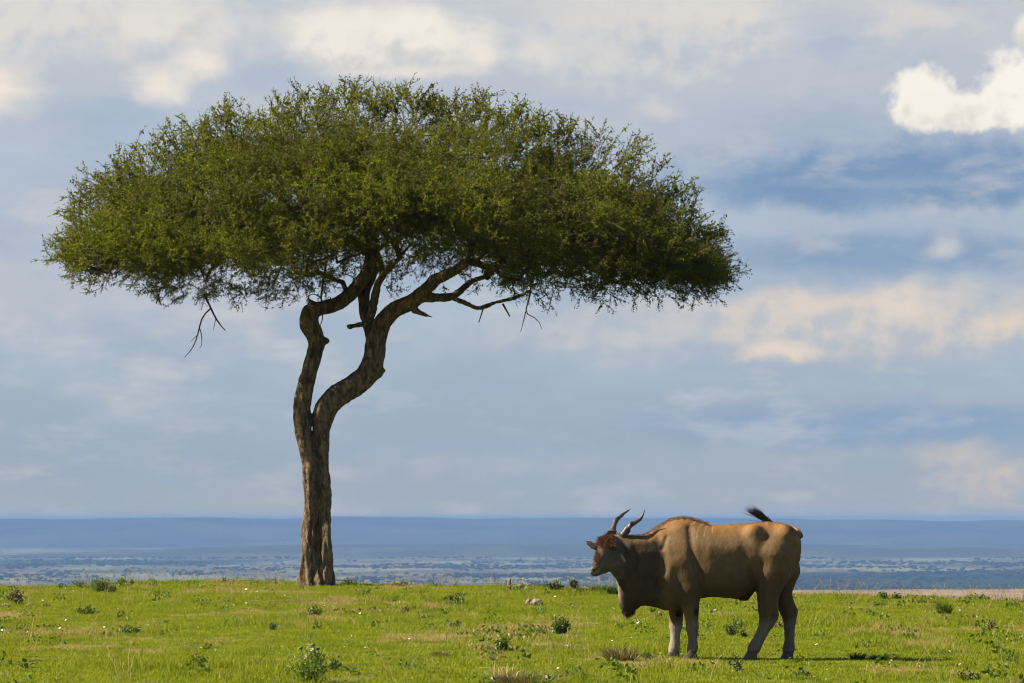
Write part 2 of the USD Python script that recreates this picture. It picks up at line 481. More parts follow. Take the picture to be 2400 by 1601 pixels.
def slope_z(x, y):
    r = np.hypot(x, y)
    px = 1200 + FPX * x / np.maximum(y, 5.0)
    p = np.stack([x, y, np.zeros_like(x)], -1)
    line = np.interp(px, [-4000, 1500, 1720, 1860, 2000, 2200, 2400, 6000], [1450, 1440, 1400, 1387, 1385.5, 1384, 1384, 1384])
    top = CAM_H - (line - HORIZON) / FPX * 560
    z = top - 0.03 * np.maximum(520 - r, 0) - 0.00016 * np.maximum(r - 540, 0) ** 2
    z = z + 0.9 * fbm(p, 0.03, 4, 5) * smoothstep(r, 150, 300) + 0.35 * fbm(p, 0.35, 2, 15)
    return np.maximum(z, PLAIN_Z - 6)


def dry_grass_material():
    g = Graph()
    p = g.add('geometry', 'position')
    c = g.mixc(g.mr(g.noise(g.scalev(p, (1, 0.25, 1)), 0.12, 5, 0.65), 0.35, 0.65), (0.100, 0.082, 0.066), (0.145, 0.119, 0.097))
    c = g.mixc(g.m('multiply', g.mr(g.noise(p, 0.6, 3, 0.6), 0.56, 0.7), 0.5), c, (0.06, 0.065, 0.032))
    return g.build('dry_grassland', surface=g.add('diffuse_bsdf', 'BSDF', color=c))


s = obj('slope', sheet(around, np.concatenate([np.linspace(130, 700, 120), np.geomspace(720, 2500, 40)]), slope_z), dry_grass_material(), smooth=True)
tag(s, 'pinkish tan dry grass slope below the rise, seen behind the antelope', 'slope', kind='structure')


def plain_material():
    """Dry grassland with dark woodland belts and painted cloud shadows, far below."""
    g = Graph()
    p = g.add('geometry', 'position')
    sep = g.add('separate_xyz', 'x', vector=p)
    x, y = sep, Ref(sep.split('.')[0] + '.y')
    belts = g.noise(g.scalev(p, (0.0011, 0.00075, 0)), 1.0, 5, 0.55)
    clump = g.noise(g.scalev(p, (0.014, 0.0026, 0)), 1.0, 5, 0.7)
    speck = g.noise(g.scalev(p, (0.035, 0.0045, 0)), 1.0, 4, 0.75)
    c = g.mixc(g.mr(clump, 0.35, 0.65), (0.046, 0.042, 0.032), (0.068, 0.059, 0.044))
    c = g.mixc(g.mr(g.noise(g.scalev(p, (0.0022, 0.0012, 0)), 1.0, 3, 0.5, w=2.0, dimensions='4D'), 0.42, 0.58, 0, 0.75), c, (0.13, 0.135, 0.08))
    wood = g.mr(g.m('add', belts, g.m('multiply', g.m('subtract', clump, 0.5), 1.1)), 0.45, 0.74)
    c = g.mixc(wood, c, (0.028, 0.035, 0.022))
    c = g.mixc(g.mr(speck, 0.50, 0.72, 0, 0.4), c, (0.025, 0.033, 0.02))
    # cloud shadow on the right, painted as a wide dark band
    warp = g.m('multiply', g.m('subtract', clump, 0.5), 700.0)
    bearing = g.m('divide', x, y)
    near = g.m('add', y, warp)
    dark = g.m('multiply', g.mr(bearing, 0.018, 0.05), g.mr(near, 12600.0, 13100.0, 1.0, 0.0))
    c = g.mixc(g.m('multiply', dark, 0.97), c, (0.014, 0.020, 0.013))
    dark2 = g.m('multiply', g.mr(bearing, -0.085, -0.066, 1.0, 0.0), g.m('multiply', g.mr(near, 14600.0, 15000.0), g.mr(near, 16500.0, 17000.0, 1.0, 0.0)))  # second cloud shadow, painted as a dark band at the far left
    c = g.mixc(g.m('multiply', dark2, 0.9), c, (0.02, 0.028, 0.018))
    return g.build('far_plain', surface=g.add('diffuse_bsdf', 'BSDF', color=c))


def plain_z(x, y):
    r = np.hypot(x, y)
    return PLAIN_Z + 10 * fbm(np.stack([x, y, 0 * x], -1), 0.0006, 3, 21) + 0 * r


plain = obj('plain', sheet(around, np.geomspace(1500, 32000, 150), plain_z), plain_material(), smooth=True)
tag(plain, 'wide hazy savanna plain of dry grass, dark woodland and painted cloud shadow far below', 'plain', kind='structure')


def tree_blob(seed):
    """A far tree or thicket as a lumpy crown on a short stem, one metre high."""
    m = trimesh.creation.icosphere(2, 1.0)
    v = m.vertices * (1 + 0.8 * fbm(m.vertices + seed * 3.1, 1.6, 3, seed))[:, None]
    v = v * [0.75, 0.75, 0.42] + [0, 0, 0.58]
    st = trimesh.creation.cylinder(0.07, 0.5, sections=5)
    return join([(v, m.faces), (st.vertices + [0, 0, 0.2], st.faces)])


gw = Graph()
FAR_TREE = gw.build('far_tree', surface=gw.add('diffuse_bsdf', 'BSDF', color=gw.mixc(gw.add('object_info', 'random'), (0.010, 0.014, 0.007), (0.022, 0.026, 0.013))))


def far_wood():
    r = np.random.default_rng(61)
    n = 90000
    y = r.uniform(9600, 17600, n)
    bearing = r.uniform(-0.19, 0.19, n)
    x = bearing * y
    p = np.stack([x, y, 0 * x], 1)
    d = fbm(p * [0.0011, 0.00085, 1], 1.0, 4, 63) + 0.45 * fbm(p * [0.006, 0.003, 1], 1.0, 3, 65)
    keep = r.uniform(0, 1, n) < np.clip(0.03 + 2.4 * (d - 0.02), 0.012, 0.85) * np.where((bearing > 0.035) & (y < 12900), 2.5, 1)  # trees thickened on the right to stand in for cloud shadow
    x, y = x[keep][:6000], y[keep][:6000]
    h = r.uniform(3, 7, len(x)) * (1 + 0.5 * (r.uniform(0, 1, len(x)) < 0.15))
    w = h * r.uniform(1.1, 2.6, len(x))
    yaw = r.uniform(0, 2 * np.pi, len(x))
    q = np.stack([np.cos(yaw / 2), 0 * yaw, 0 * yaw, np.sin(yaw / 2)], 1)
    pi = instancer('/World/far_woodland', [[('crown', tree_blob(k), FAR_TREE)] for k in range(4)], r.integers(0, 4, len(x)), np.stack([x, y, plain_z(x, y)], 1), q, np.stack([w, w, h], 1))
    tag(pi, 'dark specks of trees and thickets scattered over the far plain', 'woodland', kind='stuff')


def ridge(name, r0, r1, r2, line, seed, rough, label):
    """A long flat-topped range between r0 and r2, its top at r1 where the photograph shows its line (photo pixels)."""
    L = np.array(line, float)

    def z(x, y):
        r = np.hypot(x, y)
        px = 1200 + FPX * np.arctan2(x, y)
        top = CAM_H - (np.interp(px, L[:, 0], L[:, 1]) - HORIZON) / FPX * r1
        p = np.stack([x, y, 0 * x], -1)
        top = top + rough * (fbm(p, 0.0011, 4, seed) + 0.35 * fbm(p, 0.006, 3, seed + 5))
        h = smoothstep(r, r0, r1) * smoothstep(-r, -r2, -r1)
        gully = 1 + 0.25 * fbm(np.stack([x, y * 0.25, 0 * x], -1), 0.0015, 4, seed + 2)
        return (PLAIN_Z - 12) + (top - PLAIN_Z + 12) * np.clip(h * gully, 0, 1)

    th = np.radians(np.linspace(-34, 34, 901))
    o = obj(name, sheet(th, np.concatenate([np.linspace(r0, r1, 26), np.linspace(r1, r2, 10)[1:]]), z), HILL, smooth=True)
    tag(o, label, 'hills', kind='structure')


def hill_material():
    g = Graph()
    p = g.add('geometry', 'position')
    c = g.mixc(g.mr(g.noise(p, 0.0015, 5, 0.6), 0.4, 0.65), (0.03, 0.034, 0.02), (0.055, 0.052, 0.034))
    return g.build('hill_scrub', surface=g.add('diffuse_bsdf', 'BSDF', color=c))


HILL = hill_material()
ridge('hills', 23500, 26500, 29500, [(-9000, 1216), (0, 1216), (250, 1214.5), (500, 1213), (800, 1210), (1000, 1212.5), (1100, 1216), (1300, 1214), (1600, 1214), (1900, 1216), (2150, 1218), (2400, 1219), (9000, 1220)], 31, 4, 'long flat blue escarpment along the horizon, farthest of the hills')
ridge('foothills', 17200, 18800, 20500, [(-9000, 1310), (-200, 1304), (100, 1298), (300, 1290), (500, 1281), (700, 1277), (1200, 1275), (1600, 1272), (2000, 1276), (2400, 1283), (9000, 1300)], 51, 5, 'low darker blue range at the foot of the far escarpment')

far_wood()

# air
HAZE_LO, HAZE_HI = PLAIN_Z - 14, 14.5
hb = trimesh.creation.box([66000, 66000, HAZE_HI - HAZE_LO])
hb.apply_translation([0, 0, (HAZE_HI + HAZE_LO) / 2])
gh = Graph()
hz = obj('haze', hb, gh.build('air', volume=gh.add('principled_volume', 'volume', color=(0.115, 0.224, 0.45), density=4.6e-5, anisotropy=0.0)))
tag(hz, 'thin blue haze over the plain and far hills', 'haze', kind='stuff')

# ------------------------------------------------------------------ acacia tree
TREE_Y = 82.3
TB = at_depth(738, 1373, TREE_Y)
TB[2] = float(ground_z(TB[0], TREE_Y))
MPP = TREE_Y / FPX                                    # metres per photo pixel at the tree


def tp(px, py, dy=0.0):
    """A place in the tree, in the tree's own frame: photo pixel, and how far behind the trunk."""
    q = at_depth(px, py, TREE_Y + dy)
    return q - np.array([TB[0], TREE_Y, TB[2]])


def tc(cx, cy, r, dy=0.0):
    """The same from the enlarged view of the trunk; r is half the width there."""
    return (*tp(600 + cx / 1.96, 600 + cy / 1.96, dy), r / 1.96 * MPP)


def bark_material(name, c1, c2):
    g = Graph()
    p = g.add('texture_coordinate', 'object')
    n = g.noise(g.scalev(p, (9, 9, 3.0)), 1.0, 6, 0.7, distortion=0.6)
    n2 = g.noise(p, 26.0, 3, 0.6)
    c = g.mixc(g.mr(n, 0.35, 0.66), c1, c2)
    c = g.mixc(g.mr(n2, 0.5, 0.75, 0, 0.5), c, tuple(0.45 * x for x in c1))
    b = g.add('bump', 'normal', height=g.m('add', n, g.m('multiply', n2, 0.4)), strength=0.9, distance=0.06)
    return g.build(name, surface=g.add('principled_bsdf', 'BSDF', base_color=c, roughness=0.9, specular_ior_level=0.15, normal=b))


BARK = bark_material('acacia_bark', (0.034, 0.025, 0.0155), (0.165, 0.120, 0.070))
TWIG = bark_material('acacia_twig', (0.036, 0.026, 0.017), (0.085, 0.062, 0.038))

LEFT = [tc(242, 1520, 42), tc(240, 1400, 36, -0.02), tc(246, 1250, 29, -0.04), tc(250, 1100, 27, -0.05), tc(246, 1000, 30, -0.04), tc(236, 900, 36), tc(216, 800, 38), tc(210, 700, 40), tc(222, 620, 38), tc(243, 540, 36), tc(266, 460, 36), tc(278, 400, 37), tc(262, 350, 40, -0.05), tc(242, 305, 44, -0.1), tc(252, 255, 38, -0.1), tc(300, 240, 31, -0.05), tc(368, 222, 33, 0.0), tc(430, 178, 32, 0.1), tc(480, 120, 29, 0.2), tc(515, 55, 26, 0.3), tc(525, -20, 23, 0.4)]
RGT = [tc(322, 1520, 40), tc(324, 1400, 34), tc(322, 1250, 26, -0.02), tc(323, 1100, 25, -0.02), tc(313, 1000, 24, 0.0), tc(305, 900, 30, 0.02), tc(302, 800, 39), tc(312, 725, 52), tc(352, 662, 52), tc(410, 620, 52), tc(475, 580, 52), tc(525, 520, 50), tc(545, 450, 48), tc(553, 390, 46)]
CORE = [tc(282, 1520, 62, 0.22), tc(284, 1400, 50, 0.2), tc(286, 1250, 44, 0.18), tc(288, 1100, 42, 0.17), tc(282, 1000, 40, 0.14), tc(272, 920, 34, 0.10), tc(268, 860, 22, 0.08)]
RIGHT_LIMB = [tc(553, 390, 44), tc(580, 310, 40, -0.1), tc(632, 250, 36, -0.3), tc(712, 212, 34, -0.6), tc(775, 160, 30, -0.9), tc(828, 108, 26, -1.2), tc(890, 78, 22, -1.6), tc(960, 40, 17, -2.1)]
MID_LIMB = [tc(553, 390, 40), tc(525, 325, 32, 0.15), tc(500, 250, 27, 0.3), tc(495, 180, 27, 0.45), tc(520, 110, 26, 0.6), tc(545, 40, 22, 0.8), tc(540, -60, 18, 1.1)]
FORK_LIMB = [tc(520, 300, 20, 0.1), tc(543, 210, 20, -0.1), tc(560, 130, 17, -0.5), tc(600, 70, 14, -1.0), tc(660, 10, 11, -1.6)]
LOW_LIMB = [tc(760, 190, 22, -0.8), tc(840, 192, 20, -0.7), tc(900, 186, 17, -0.6), tc(950, 150, 15, -0.4), tc(985, 120, 12, 0.0), tc(1060, 95, 9, 0.5)]
DROOP = [tc(900, 192, 11, -0.6), tc(960, 215, 11, -0.9), tc(1020, 240, 10, -1.1), tc(1100, 214, 9, -1.3), tc(1195, 190, 8, -1.5), tc(1270, 150, 5, -1.8)]
STUBS = [[tc(500, 312, 16, -0.1), tc(470, 316, 11, -0.12), tc(428, 326, 10, -0.15), tc(420, 322, 7, -0.15)],
         [tc(300, 390, 26), tc(322, 390, 14, -0.05), tc(336, 389, 6, -0.06)],
         [tc(262, 240, 24, -0.1), tc(252, 215, 13, -0.12), tc(244, 198, 6, -0.12)],
         [tc(730, 250, 17, -0.6), tc(765, 266, 9, -0.62), tc(812, 282, 3, -0.65)],
         [tc(560, 540, 26), tc(580, 528, 14), tc(588, 526, 6)]]


def build_trunk():
    f = Field((-2.0, -2.6, -0.3), (5.2, 1.6, 8.6), 0.032)
    for c in (CORE, LEFT, RGT, RIGHT_LIMB, MID_LIMB, FORK_LIMB, LOW_LIMB, DROOP):
        f.chain([tuple(q) for q in spline(c, len(c) * 3)], 0.045)
    for c in STUBS:
        f.chain(c, 0.05)
    for ang, r in ((-2.9, 0.42), (-2.2, 0.36), (-1.2, 0.40), (-0.3, 0.46), (0.9, 0.4), (2.2, 0.4)):   # root flare
        f.cone((-0.02 + 0.16 * math.cos(ang), 0.1 + 0.14 * math.sin(ang), 0.65), (0.86 * r * math.cos(ang), 0.1 + r * 0.9 * math.sin(ang), -0.1), 0.10, 0.09, 0.08)
    m = f.mesh(3)
    v, n = m.vertices, m.vertex_normals
    ridges = np.stack([v[:, 0] * 7.5, v[:, 1] * 7.5, v[:, 2] * 0.8], 1)
    amp = 0.055 * smoothstep(-v[:, 2], -5.5, -0.5) + 0.02
    d = amp * (1.6 * np.abs(meshkit.fbm(ridges, 3, 4) - 0.5) * 2 - 0.5) + 0.018 * fbm(v, 5.0, 3, 8) * 2
    m.vertices = v + n * d[:, None]
    return m


tree = thing('acacia_tree', (TB[0], TREE_Y, TB[2]), 'tall flat-topped umbrella acacia with twin fused trunk on the crest', 'tree')
obj('trunk', build_trunk(), BARK, tree, smooth=True)

TOP = np.array([(100, 540), (125, 515), (200, 455), (250, 405), (340, 352), (430, 312), (530, 254), (640, 256), (700, 232), (800, 210), (850, 204), (950, 216), (1040, 236), (1120, 230), (1200, 256), (1300, 288), (1400, 326), (1470, 366), (1540, 420), (1600, 478), (1660, 535), (1685, 575), (1705, 615), (1745, 655)], float)
BOT = np.array([(100, 540), (120, 600), (190, 650), (240, 680), (300, 672), (380, 690), (440, 704), (520, 700), (600, 688), (660, 704), (740, 690), (800, 640), (900, 610), (1000, 620), (1060, 640), (1120, 650), (1190, 665), (1240, 700), (1300, 690), (1360, 694), (1410, 714), (1480, 692), (1560, 700), (1640, 684), (1700, 690), (1745, 650)], float)
XC, XA, YB = 925.0, 775.0, 5.4


def crown_bounds(px, t):
    """Top and bottom photo rows of the crown at this column, t = how far towards the rim in depth (0 to 1)."""
    top, bot = np.interp(px, TOP[:, 0], TOP[:, 1]), np.interp(px, BOT[:, 0], BOT[:, 1])
    rim = top + (bot - top) * 0.62
    k = np.sqrt(np.clip(1 - t ** 2.2, 0, 1))
    return rim + (top - rim) * k + 84, rim + (bot - rim) * (0.25 + 0.75 * k) - 26


def crown_points(n, seed, shell):
    r = np.random.default_rng(seed)
    out = []
    while len(out) < n:
        px = r.uniform(185, 1665)
        t = r.uniform(-1, 1)
        half = YB * math.sqrt(max(0.0, 1 - ((px - XC) / (XA + 15)) ** 2))
        top, bot = crown_bounds(px, abs(t))
        if bot - top < 4:
            continue
        u = r.uniform(0, 1)
        if r.uniform() < shell:
            u = u ** 2.0                              # more foliage to the sunlit roof
        py = top + (bot - top) * u
        if (px - 275) ** 2 / 38 ** 2 + (py - 612) ** 2 / 34 ** 2 < 1:
            continue                                  # the gap at the lower left
        inner = ((px - 930) / 300) ** 2 + ((py - 605) / 75) ** 2
        if inner < 1 and r.uniform() < 0.2:
            continue                                  # open above the fork: limbs and sky
        q = tp(px, py, t * half)
        if fbm(q[None] * [1, 1, 2.2], 0.7, 3, 77)[0] < -0.012 and r.uniform() < 0.9:
            continue                                  # gaps between the clumps
        out.append(q)
    return np.array(out)


def build_branches(tips):
    """Every tip joins the nearest limb by a wandering branch; the limbs thicken with what they carry."""
    pos, par = [], []
    for c, base in ((LEFT[-4:], 0), (RIGHT_LIMB[3:], 0), (MID_LIMB[3:], 0), (FORK_LIMB[2:], 0), (LOW_LIMB[2:], 0)):
        last = -1
        for q in spline([a[:3] for a in c], 8):
            pos.append(q); par.append(last); last = len(pos) - 1
    nroot = len(pos)
    P = np.zeros((20000, 3)); P[:nroot] = pos
    n = nroot
    par = par + [0] * (20000 - nroot)
    hub = tp(870, 640, 0)
    depth = np.zeros(20000); depth[:nroot] = np.linalg.norm(P[:nroot] - hub, axis=1) * 0.3
    r = np.random.default_rng(5)
    order = np.argsort(np.linalg.norm((tips - hub) * [1, 1, 0.6], axis=1))
    ends = []
    for i in order:
        q = tips[i]
        d = np.linalg.norm(P[:n] - q, axis=1)
        lift = q[2] - P[:n, 2]
        cost = d + 0.22 * depth[:n] + 0.5 * np.maximum(-lift - 0.4, 0) + 2.0 * (np.linalg.norm(P[:n] - hub, axis=1) > np.linalg.norm(q - hub) + 0.3)
        k = int(np.argmin(cost))
        steps = int(np.clip(d[k] / 0.28, 2, 14))
        a = P[k]
        side = r.normal(0, 1, 3) * [1, 1, 0.5]
        prev = k
        for j in range(1, steps + 1):
            u = j / steps
            w = a + (q - a) * u
            w = w + side * 0.10 * d[k] * math.sin(math.pi * u) + np.array([0, 0, 0.10 * d[k]]) * math.sin(math.pi * u)
            if j < steps:
                w = w + r.normal(0, 0.045, 3)
            P[n] = w; par[n] = prev; depth[n] = depth[prev] + d[k] / steps
            prev = n; n += 1
        ends.append(prev)
    load = np.zeros(n)
    for e in ends:
        load[e] += 1
    for i in range(n - 1, -1, -1):
        if par[i] >= 0:
            load[par[i]] += load[i]
    rad = 0.0095 * np.maximum(load, 1) ** 0.46
    kids = {}
    for i in range(nroot, n):
        kids.setdefault(par[i], []).append(i)
    tubes = []
    started = set(kids) & set(range(nroot))
    stack = [(p, c) for p in started for c in kids[p]]
    while stack:
        p, c = stack.pop()
        path, rr = [P[p], P[c]], [min(rad[p], rad[c] * 1.25), rad[c]]
        while c in kids:
            ks = sorted(kids[c], key=lambda q: -load[q])
            stack += [(c, o) for o in ks[1:]]
            c = ks[0]
            path.append(P[c]); rr.append(rad[c])
        rr = np.array(rr); rr[-1] *= 0.5
        tubes.append(tube(path, rr, 6 if rr[0] > 0.03 else 4, cap=False))
    return join(tubes), P[ends], np.array([P[par[e]] for e in ends])


tips = crown_points(1250, 11, 0.45)
branch_mesh, tip_pos, tip_from = build_branches(tips)
obj('branches', branch_mesh, TWIG, tree, smooth=True)


def leaf_material(name, c1, c2, c3, trans=0.35, gloss=0.25):
    g = Graph()
    p = g.add('geometry', 'position')
    isl = g.add('geometry', 'random_per_island')
    rnd = g.add('object_info', 'random')
    c = g.mixc(g.mr(g.noise(p, 0.55, 3, 0.6), 0.38, 0.62), c1, c2)
    c = g.mixc(g.m('multiply', g.m('multiply', isl, isl), 0.8), c, c3)
    c = g.mixc(g.m('multiply', rnd, 0.3), c, c1)
    d = g.add('principled_bsdf', 'BSDF', base_color=c, roughness=0.5, specular_ior_level=gloss)
    t = g.add('translucent_bsdf', 'BSDF', color=g.add('hsv', 'color', color=c, hue=0.49, saturation=1.1, value=1.25))
    return g.build(name, surface=g.add('mix_closure', 'closure', fac=trans, closure1=d, closure2=t))


def leaf_quads(centres, along, normal, length, width, fold=0.2):
    """Small pointed leaves: four triangles each, creased along the midrib."""
    along = along / (np.linalg.norm(along, axis=1, keepdims=True) + 1e-9)
    side = np.cross(along, normal); side /= np.linalg.norm(side, axis=1, keepdims=True) + 1e-9
    nrm = np.cross(side, along)
    L, W = np.broadcast_to(length, (len(centres),))[:, None], np.broadcast_to(width, (len(centres),))[:, None]
    base, tip = centres, centres + along * L
    mid = centres + along * L * 0.45 - nrm * W * fold
    l, r = mid + side * W / 2 + nrm * W * fold, mid - side * W / 2 + nrm * W * fold
    v = np.stack([base, l, tip, r], 1).reshape(-1, 3)
    i = np.arange(len(centres))[:, None] * 4
    f = np.concatenate([i + [0, 1, 2], i + [0, 2, 3]], 1).reshape(-1, 3)
    return v, f


def twig_proto(seed, length, n_side, n_leaf, size):
    """A thorny twig along +z with side shoots and bunches of small leaves."""
    r = np.random.default_rng(seed)
    stems, cs, al = [], [], []
    bend = r.normal(0, 0.18, 2)
    s = np.linspace(0, 1, 6)
    main = np.stack([bend[0] * length * s ** 2, bend[1] * length * s ** 2, length * s], 1)
    stems.append(tube(main, np.linspace(0.007, 0.003, 6), 3, cap=False))
    lines = [main]
    for k in range(n_side):
        u = r.uniform(0.12, 0.85)
        a = main[int(u * 5)]
        ang = r.uniform(0, 2 * np.pi)
        d = np.array([math.cos(ang), math.sin(ang), r.uniform(0.3, 1.1)])
        d /= np.linalg.norm(d)
        w = length * r.uniform(0.25, 0.5)
        ln = a + d * w * np.linspace(0, 1, 4)[:, None] + r.normal(0, 0.012, (4, 3)) * np.linspace(0, 1, 4)[:, None]
        stems.append(tube(ln, np.linspace(0.0045, 0.002, 4), 3, cap=False))
        lines.append(ln)
    for _ in range(n_leaf):
        ln = lines[r.integers(len(lines))] if r.uniform() < 0.75 else main
        u = r.uniform(0.1, 1) * (len(ln) - 1)
        i = min(int(u), len(ln) - 2)
        c = ln[i] + (ln[i + 1] - ln[i]) * (u - i)
        d = r.normal(0, 1, 3) + [0, 0, 0.5]
        cs.append(c); al.append(d)
    cs, al = np.array(cs), np.array(al)
    nr = r.normal(0, 1, (len(cs), 3)) + [0, 0, 0.8]
    lv = leaf_quads(cs, al, nr, size * r.uniform(0.7, 1.3, len(cs)), size * 0.5 * r.uniform(0.8, 1.2, len(cs)))
    return join(stems), lv


def euler_frames(dirs, r):
    """Quaternions (w, x, y, z) that turn +z to dirs with a random roll."""
    d = dirs / np.linalg.norm(dirs, axis=1, keepdims=True)
    roll = r.uniform(0, 2 * np.pi, len(d))
    ref = np.where(np.abs(d[:, 2:]) < 0.95, [[0, 0, 1.0]], [[1.0, 0, 0]])
    x = np.cross(ref, d); x /= np.linalg.norm(x, axis=1, keepdims=True)
    y = np.cross(d, x)
    xr = x * np.cos(roll)[:, None] + y * np.sin(roll)[:, None]
    m = np.stack([xr, np.cross(d, xr), d], -1)
    from scipy.spatial.transform import Rotation
    return Rotation.from_matrix(m).as_quat()[:, [3, 0, 1, 2]]


LEAF = leaf_material('acacia_leaf', (0.062, 0.076, 0.0024), (0.114, 0.142, 0.0030), (0.19, 0.215, 0.012), 0.45, 0.08)
protos = []
for k in range(8):
    st, lv = twig_proto(100 + k, 0.5, 6, 62, 0.048)
    protos.append([('twig', st, TWIG), ('leaf', lv, LEAF)])
rc = np.random.default_rng(21)
pos, dirs, scl = [], [], []
for q, a in zip(tip_pos, tip_from):
    out = q - a; out /= np.linalg.norm(out) + 1e-9
    n = rc.integers(10, 15)
    off = rc.normal(0, 1, (n, 3)) * [0.25, 0.25, 0.11]
    base = q + off
    d = out * 0.5 + off * 1.2 + rc.normal(0, 0.55, (n, 3)) + [0, 0, 0.45]
    pos.append(base); dirs.append(d); scl.append(rc.uniform(0.65, 1.2, n))
# long shoots that stick out of the roof and hang from the skirt
px = rc.uniform(180, 1670, 1000); t = rc.uniform(-1, 1, 900) ** 3
for a, b in zip(px, t):
    half = YB * math.sqrt(max(0.0, 1 - ((a - XC) / (XA + 15)) ** 2))
    top, bot = crown_bounds(a, abs(b))
    if bot - top < 8:
        continue
    up = rc.uniform() < 0.66
    if not up and 790 < a < 1180:
        continue
    if not up and abs(a - 275) < 35:
        continue
    q = tp(a, top + rc.uniform(-50, -16) if up else bot - rc.uniform(-22, 4), b * half)
    side = (a - XC) / XA
    pos.append(q[None]); dirs.append(np.array([[side * 1.0 + rc.normal(0, 0.5), rc.normal(0, 0.6), 1.0 if up else rc.uniform(-1.0, 0.1)]])); scl.append(np.array([rc.uniform(0.7, 1.7) if up else rc.uniform(0.6, 1.2)]))
# feathery long shoots round the whole rim, longest on the roof and at both ends
for a, b, dx, dz in [(x, y, 0, 1) for x, y in ((150, 455), (185, 430), (215, 400), (255, 372), (300, 345), (345, 325), (392, 305), (440, 290), (480, 262), (520, 238), (560, 248), (610, 256), (650, 246), (690, 222), (730, 226), (775, 222), (812, 196), (835, 190), (865, 206), (910, 224), (955, 206), (990, 232), (1035, 238), (1075, 240), (1118, 212), (1145, 224), (1190, 254), (1235, 256), (1290, 280), (1340, 285), (1395, 288), (1440, 300), (1475, 318), (1510, 342), (1560, 372), (1600, 415), (1640, 450))] + [(140, 480, -1, .5), (135, 520, -1, .2), (135, 565, -1, -.1), (150, 605, -1, -.3), (1660, 470, 1, .6), (1680, 520, 1, .4), (1690, 570, 1, .3), (1700, 600, 1, .1), (1705, 645, 1, -.2), (1690, 670, 1, -.5)]:
    for _ in range(3):
        q = tp(a + rc.normal(0, 12) - dx * 42 - 30 * (a - XC) / XA, b + 40 * max(dz, 0) + 4 + rc.normal(0, 8), rc.normal(0, 1.2))
        d = np.array([dx * 1.2 + (a - XC) / XA * 0.5 + rc.normal(0, 0.3), rc.normal(0, 0.4), dz + rc.normal(0, 0.15)])
        L_ = rc.uniform(0.9, 1.6)
        pos.append(q[None]); dirs.append(d[None]); scl.append(np.array([L_]))
# sparse leaves that hang about the limbs above the fork
for a, b, dy in ((690, 665, -1.5), (640, 680, -1), (740, 640, -0.8), (770, 610, 1.5), (800, 590, -2), (830, 575, 1), (900, 590, -1.5), (930, 615, 1.5), (965, 585, -2), (1000, 600, 1), (1050, 630, -2), (1085, 600, 2), (1120, 615, -1), (1160, 640, -2), (1020, 555, -2.5), (870, 550, 2), (720, 580, -2.5), (950, 640, 2.2), (1210, 650, -2), (900, 540, -3), (780, 560, -3), (1080, 560, -3)):
    n = 20
    c = tp(a, b, dy)
    pos.append(c + rc.normal(0, 1, (n, 3)) * [0.36, 0.5, 0.22]); dirs.append(rc.normal(0, 1, (n, 3)) + [0, 0, 0.2]); scl.append(rc.uniform(0.6, 1.1, n))
pos, dirs, scl = np.vstack(pos), np.vstack(dirs), np.concatenate(scl)
ci = instancer(str(tree.GetPath()) + '/crown', protos, rc.integers(0, 8, len(pos)), pos, euler_frames(dirs, rc), scl)
tag(ci, kind='stuff')
for pts in ([(478, 690, 5), (492, 718, 4.5), (505, 745, 4), (528, 775, 2)], [(495, 722, 4), (474, 746, 3.5), (464, 782, 3), (456, 806, 2.5), (432, 838, 1.2)], [(468, 770, 2.5), (473, 800, 2), (470, 815, 1)], [(462, 786, 2), (447, 800, 1)], [(505, 748, 2), (500, 775, 1)],
            [(372, 690, 4), (366, 712, 3)], [(765, 610, 6), (758, 660, 5), (752, 700, 4), (757, 735, 3), (748, 770, 1.5)], [(752, 700, 3), (735, 690, 2), (716, 700, 1)], [(1246, 660, 5), (1240, 700, 4), (1232, 730, 3), (1262, 752, 2), (1270, 772, 1)], [(1232, 730, 3), (1228, 748, 2), (1220, 778, 1)],
            [(1135, 715, 4), (1122, 756, 2)], [(1178, 712, 5), (1195, 742, 3)]):
    w = np.array([p[2] for p in pts]) * MPP * 0.55
    ln = spline([(*tp(x, y, -0.4), 0) for x, y, _ in pts], 9)[:, :3]
    obj('bare_twig', tube(ln, np.interp(np.linspace(0, 1, 9), np.linspace(0, 1, len(pts)), w), 5), TWIG, tree, smooth=True)

# ------------------------------------------------------------------ the antelope
EL_BASE = on_ground(1640, 1544)
EL_Y = EL_BASE[1]
S = FPX / EL_Y * (2351 / 600)                         # enlarged-view pixels per metre at the antelope


def ex(cx, cy):
    """Enlarged view (of photo region 1340..1940, 1160..1560) to the animal's own plane, metres from its base."""
    q = at_depth(1340 + cx / 3.91833, 1160 + cy / 3.9175, EL_Y)
    return q[0] - EL_BASE[0], q[2] - EL_BASE[2]


def epoly(pts):
    return np.array([ex(*p) for p in pts])


def e3(cx, cy, r, dy):
    x, z = ex(cx, cy)
    return (x, dy, z, r / S)


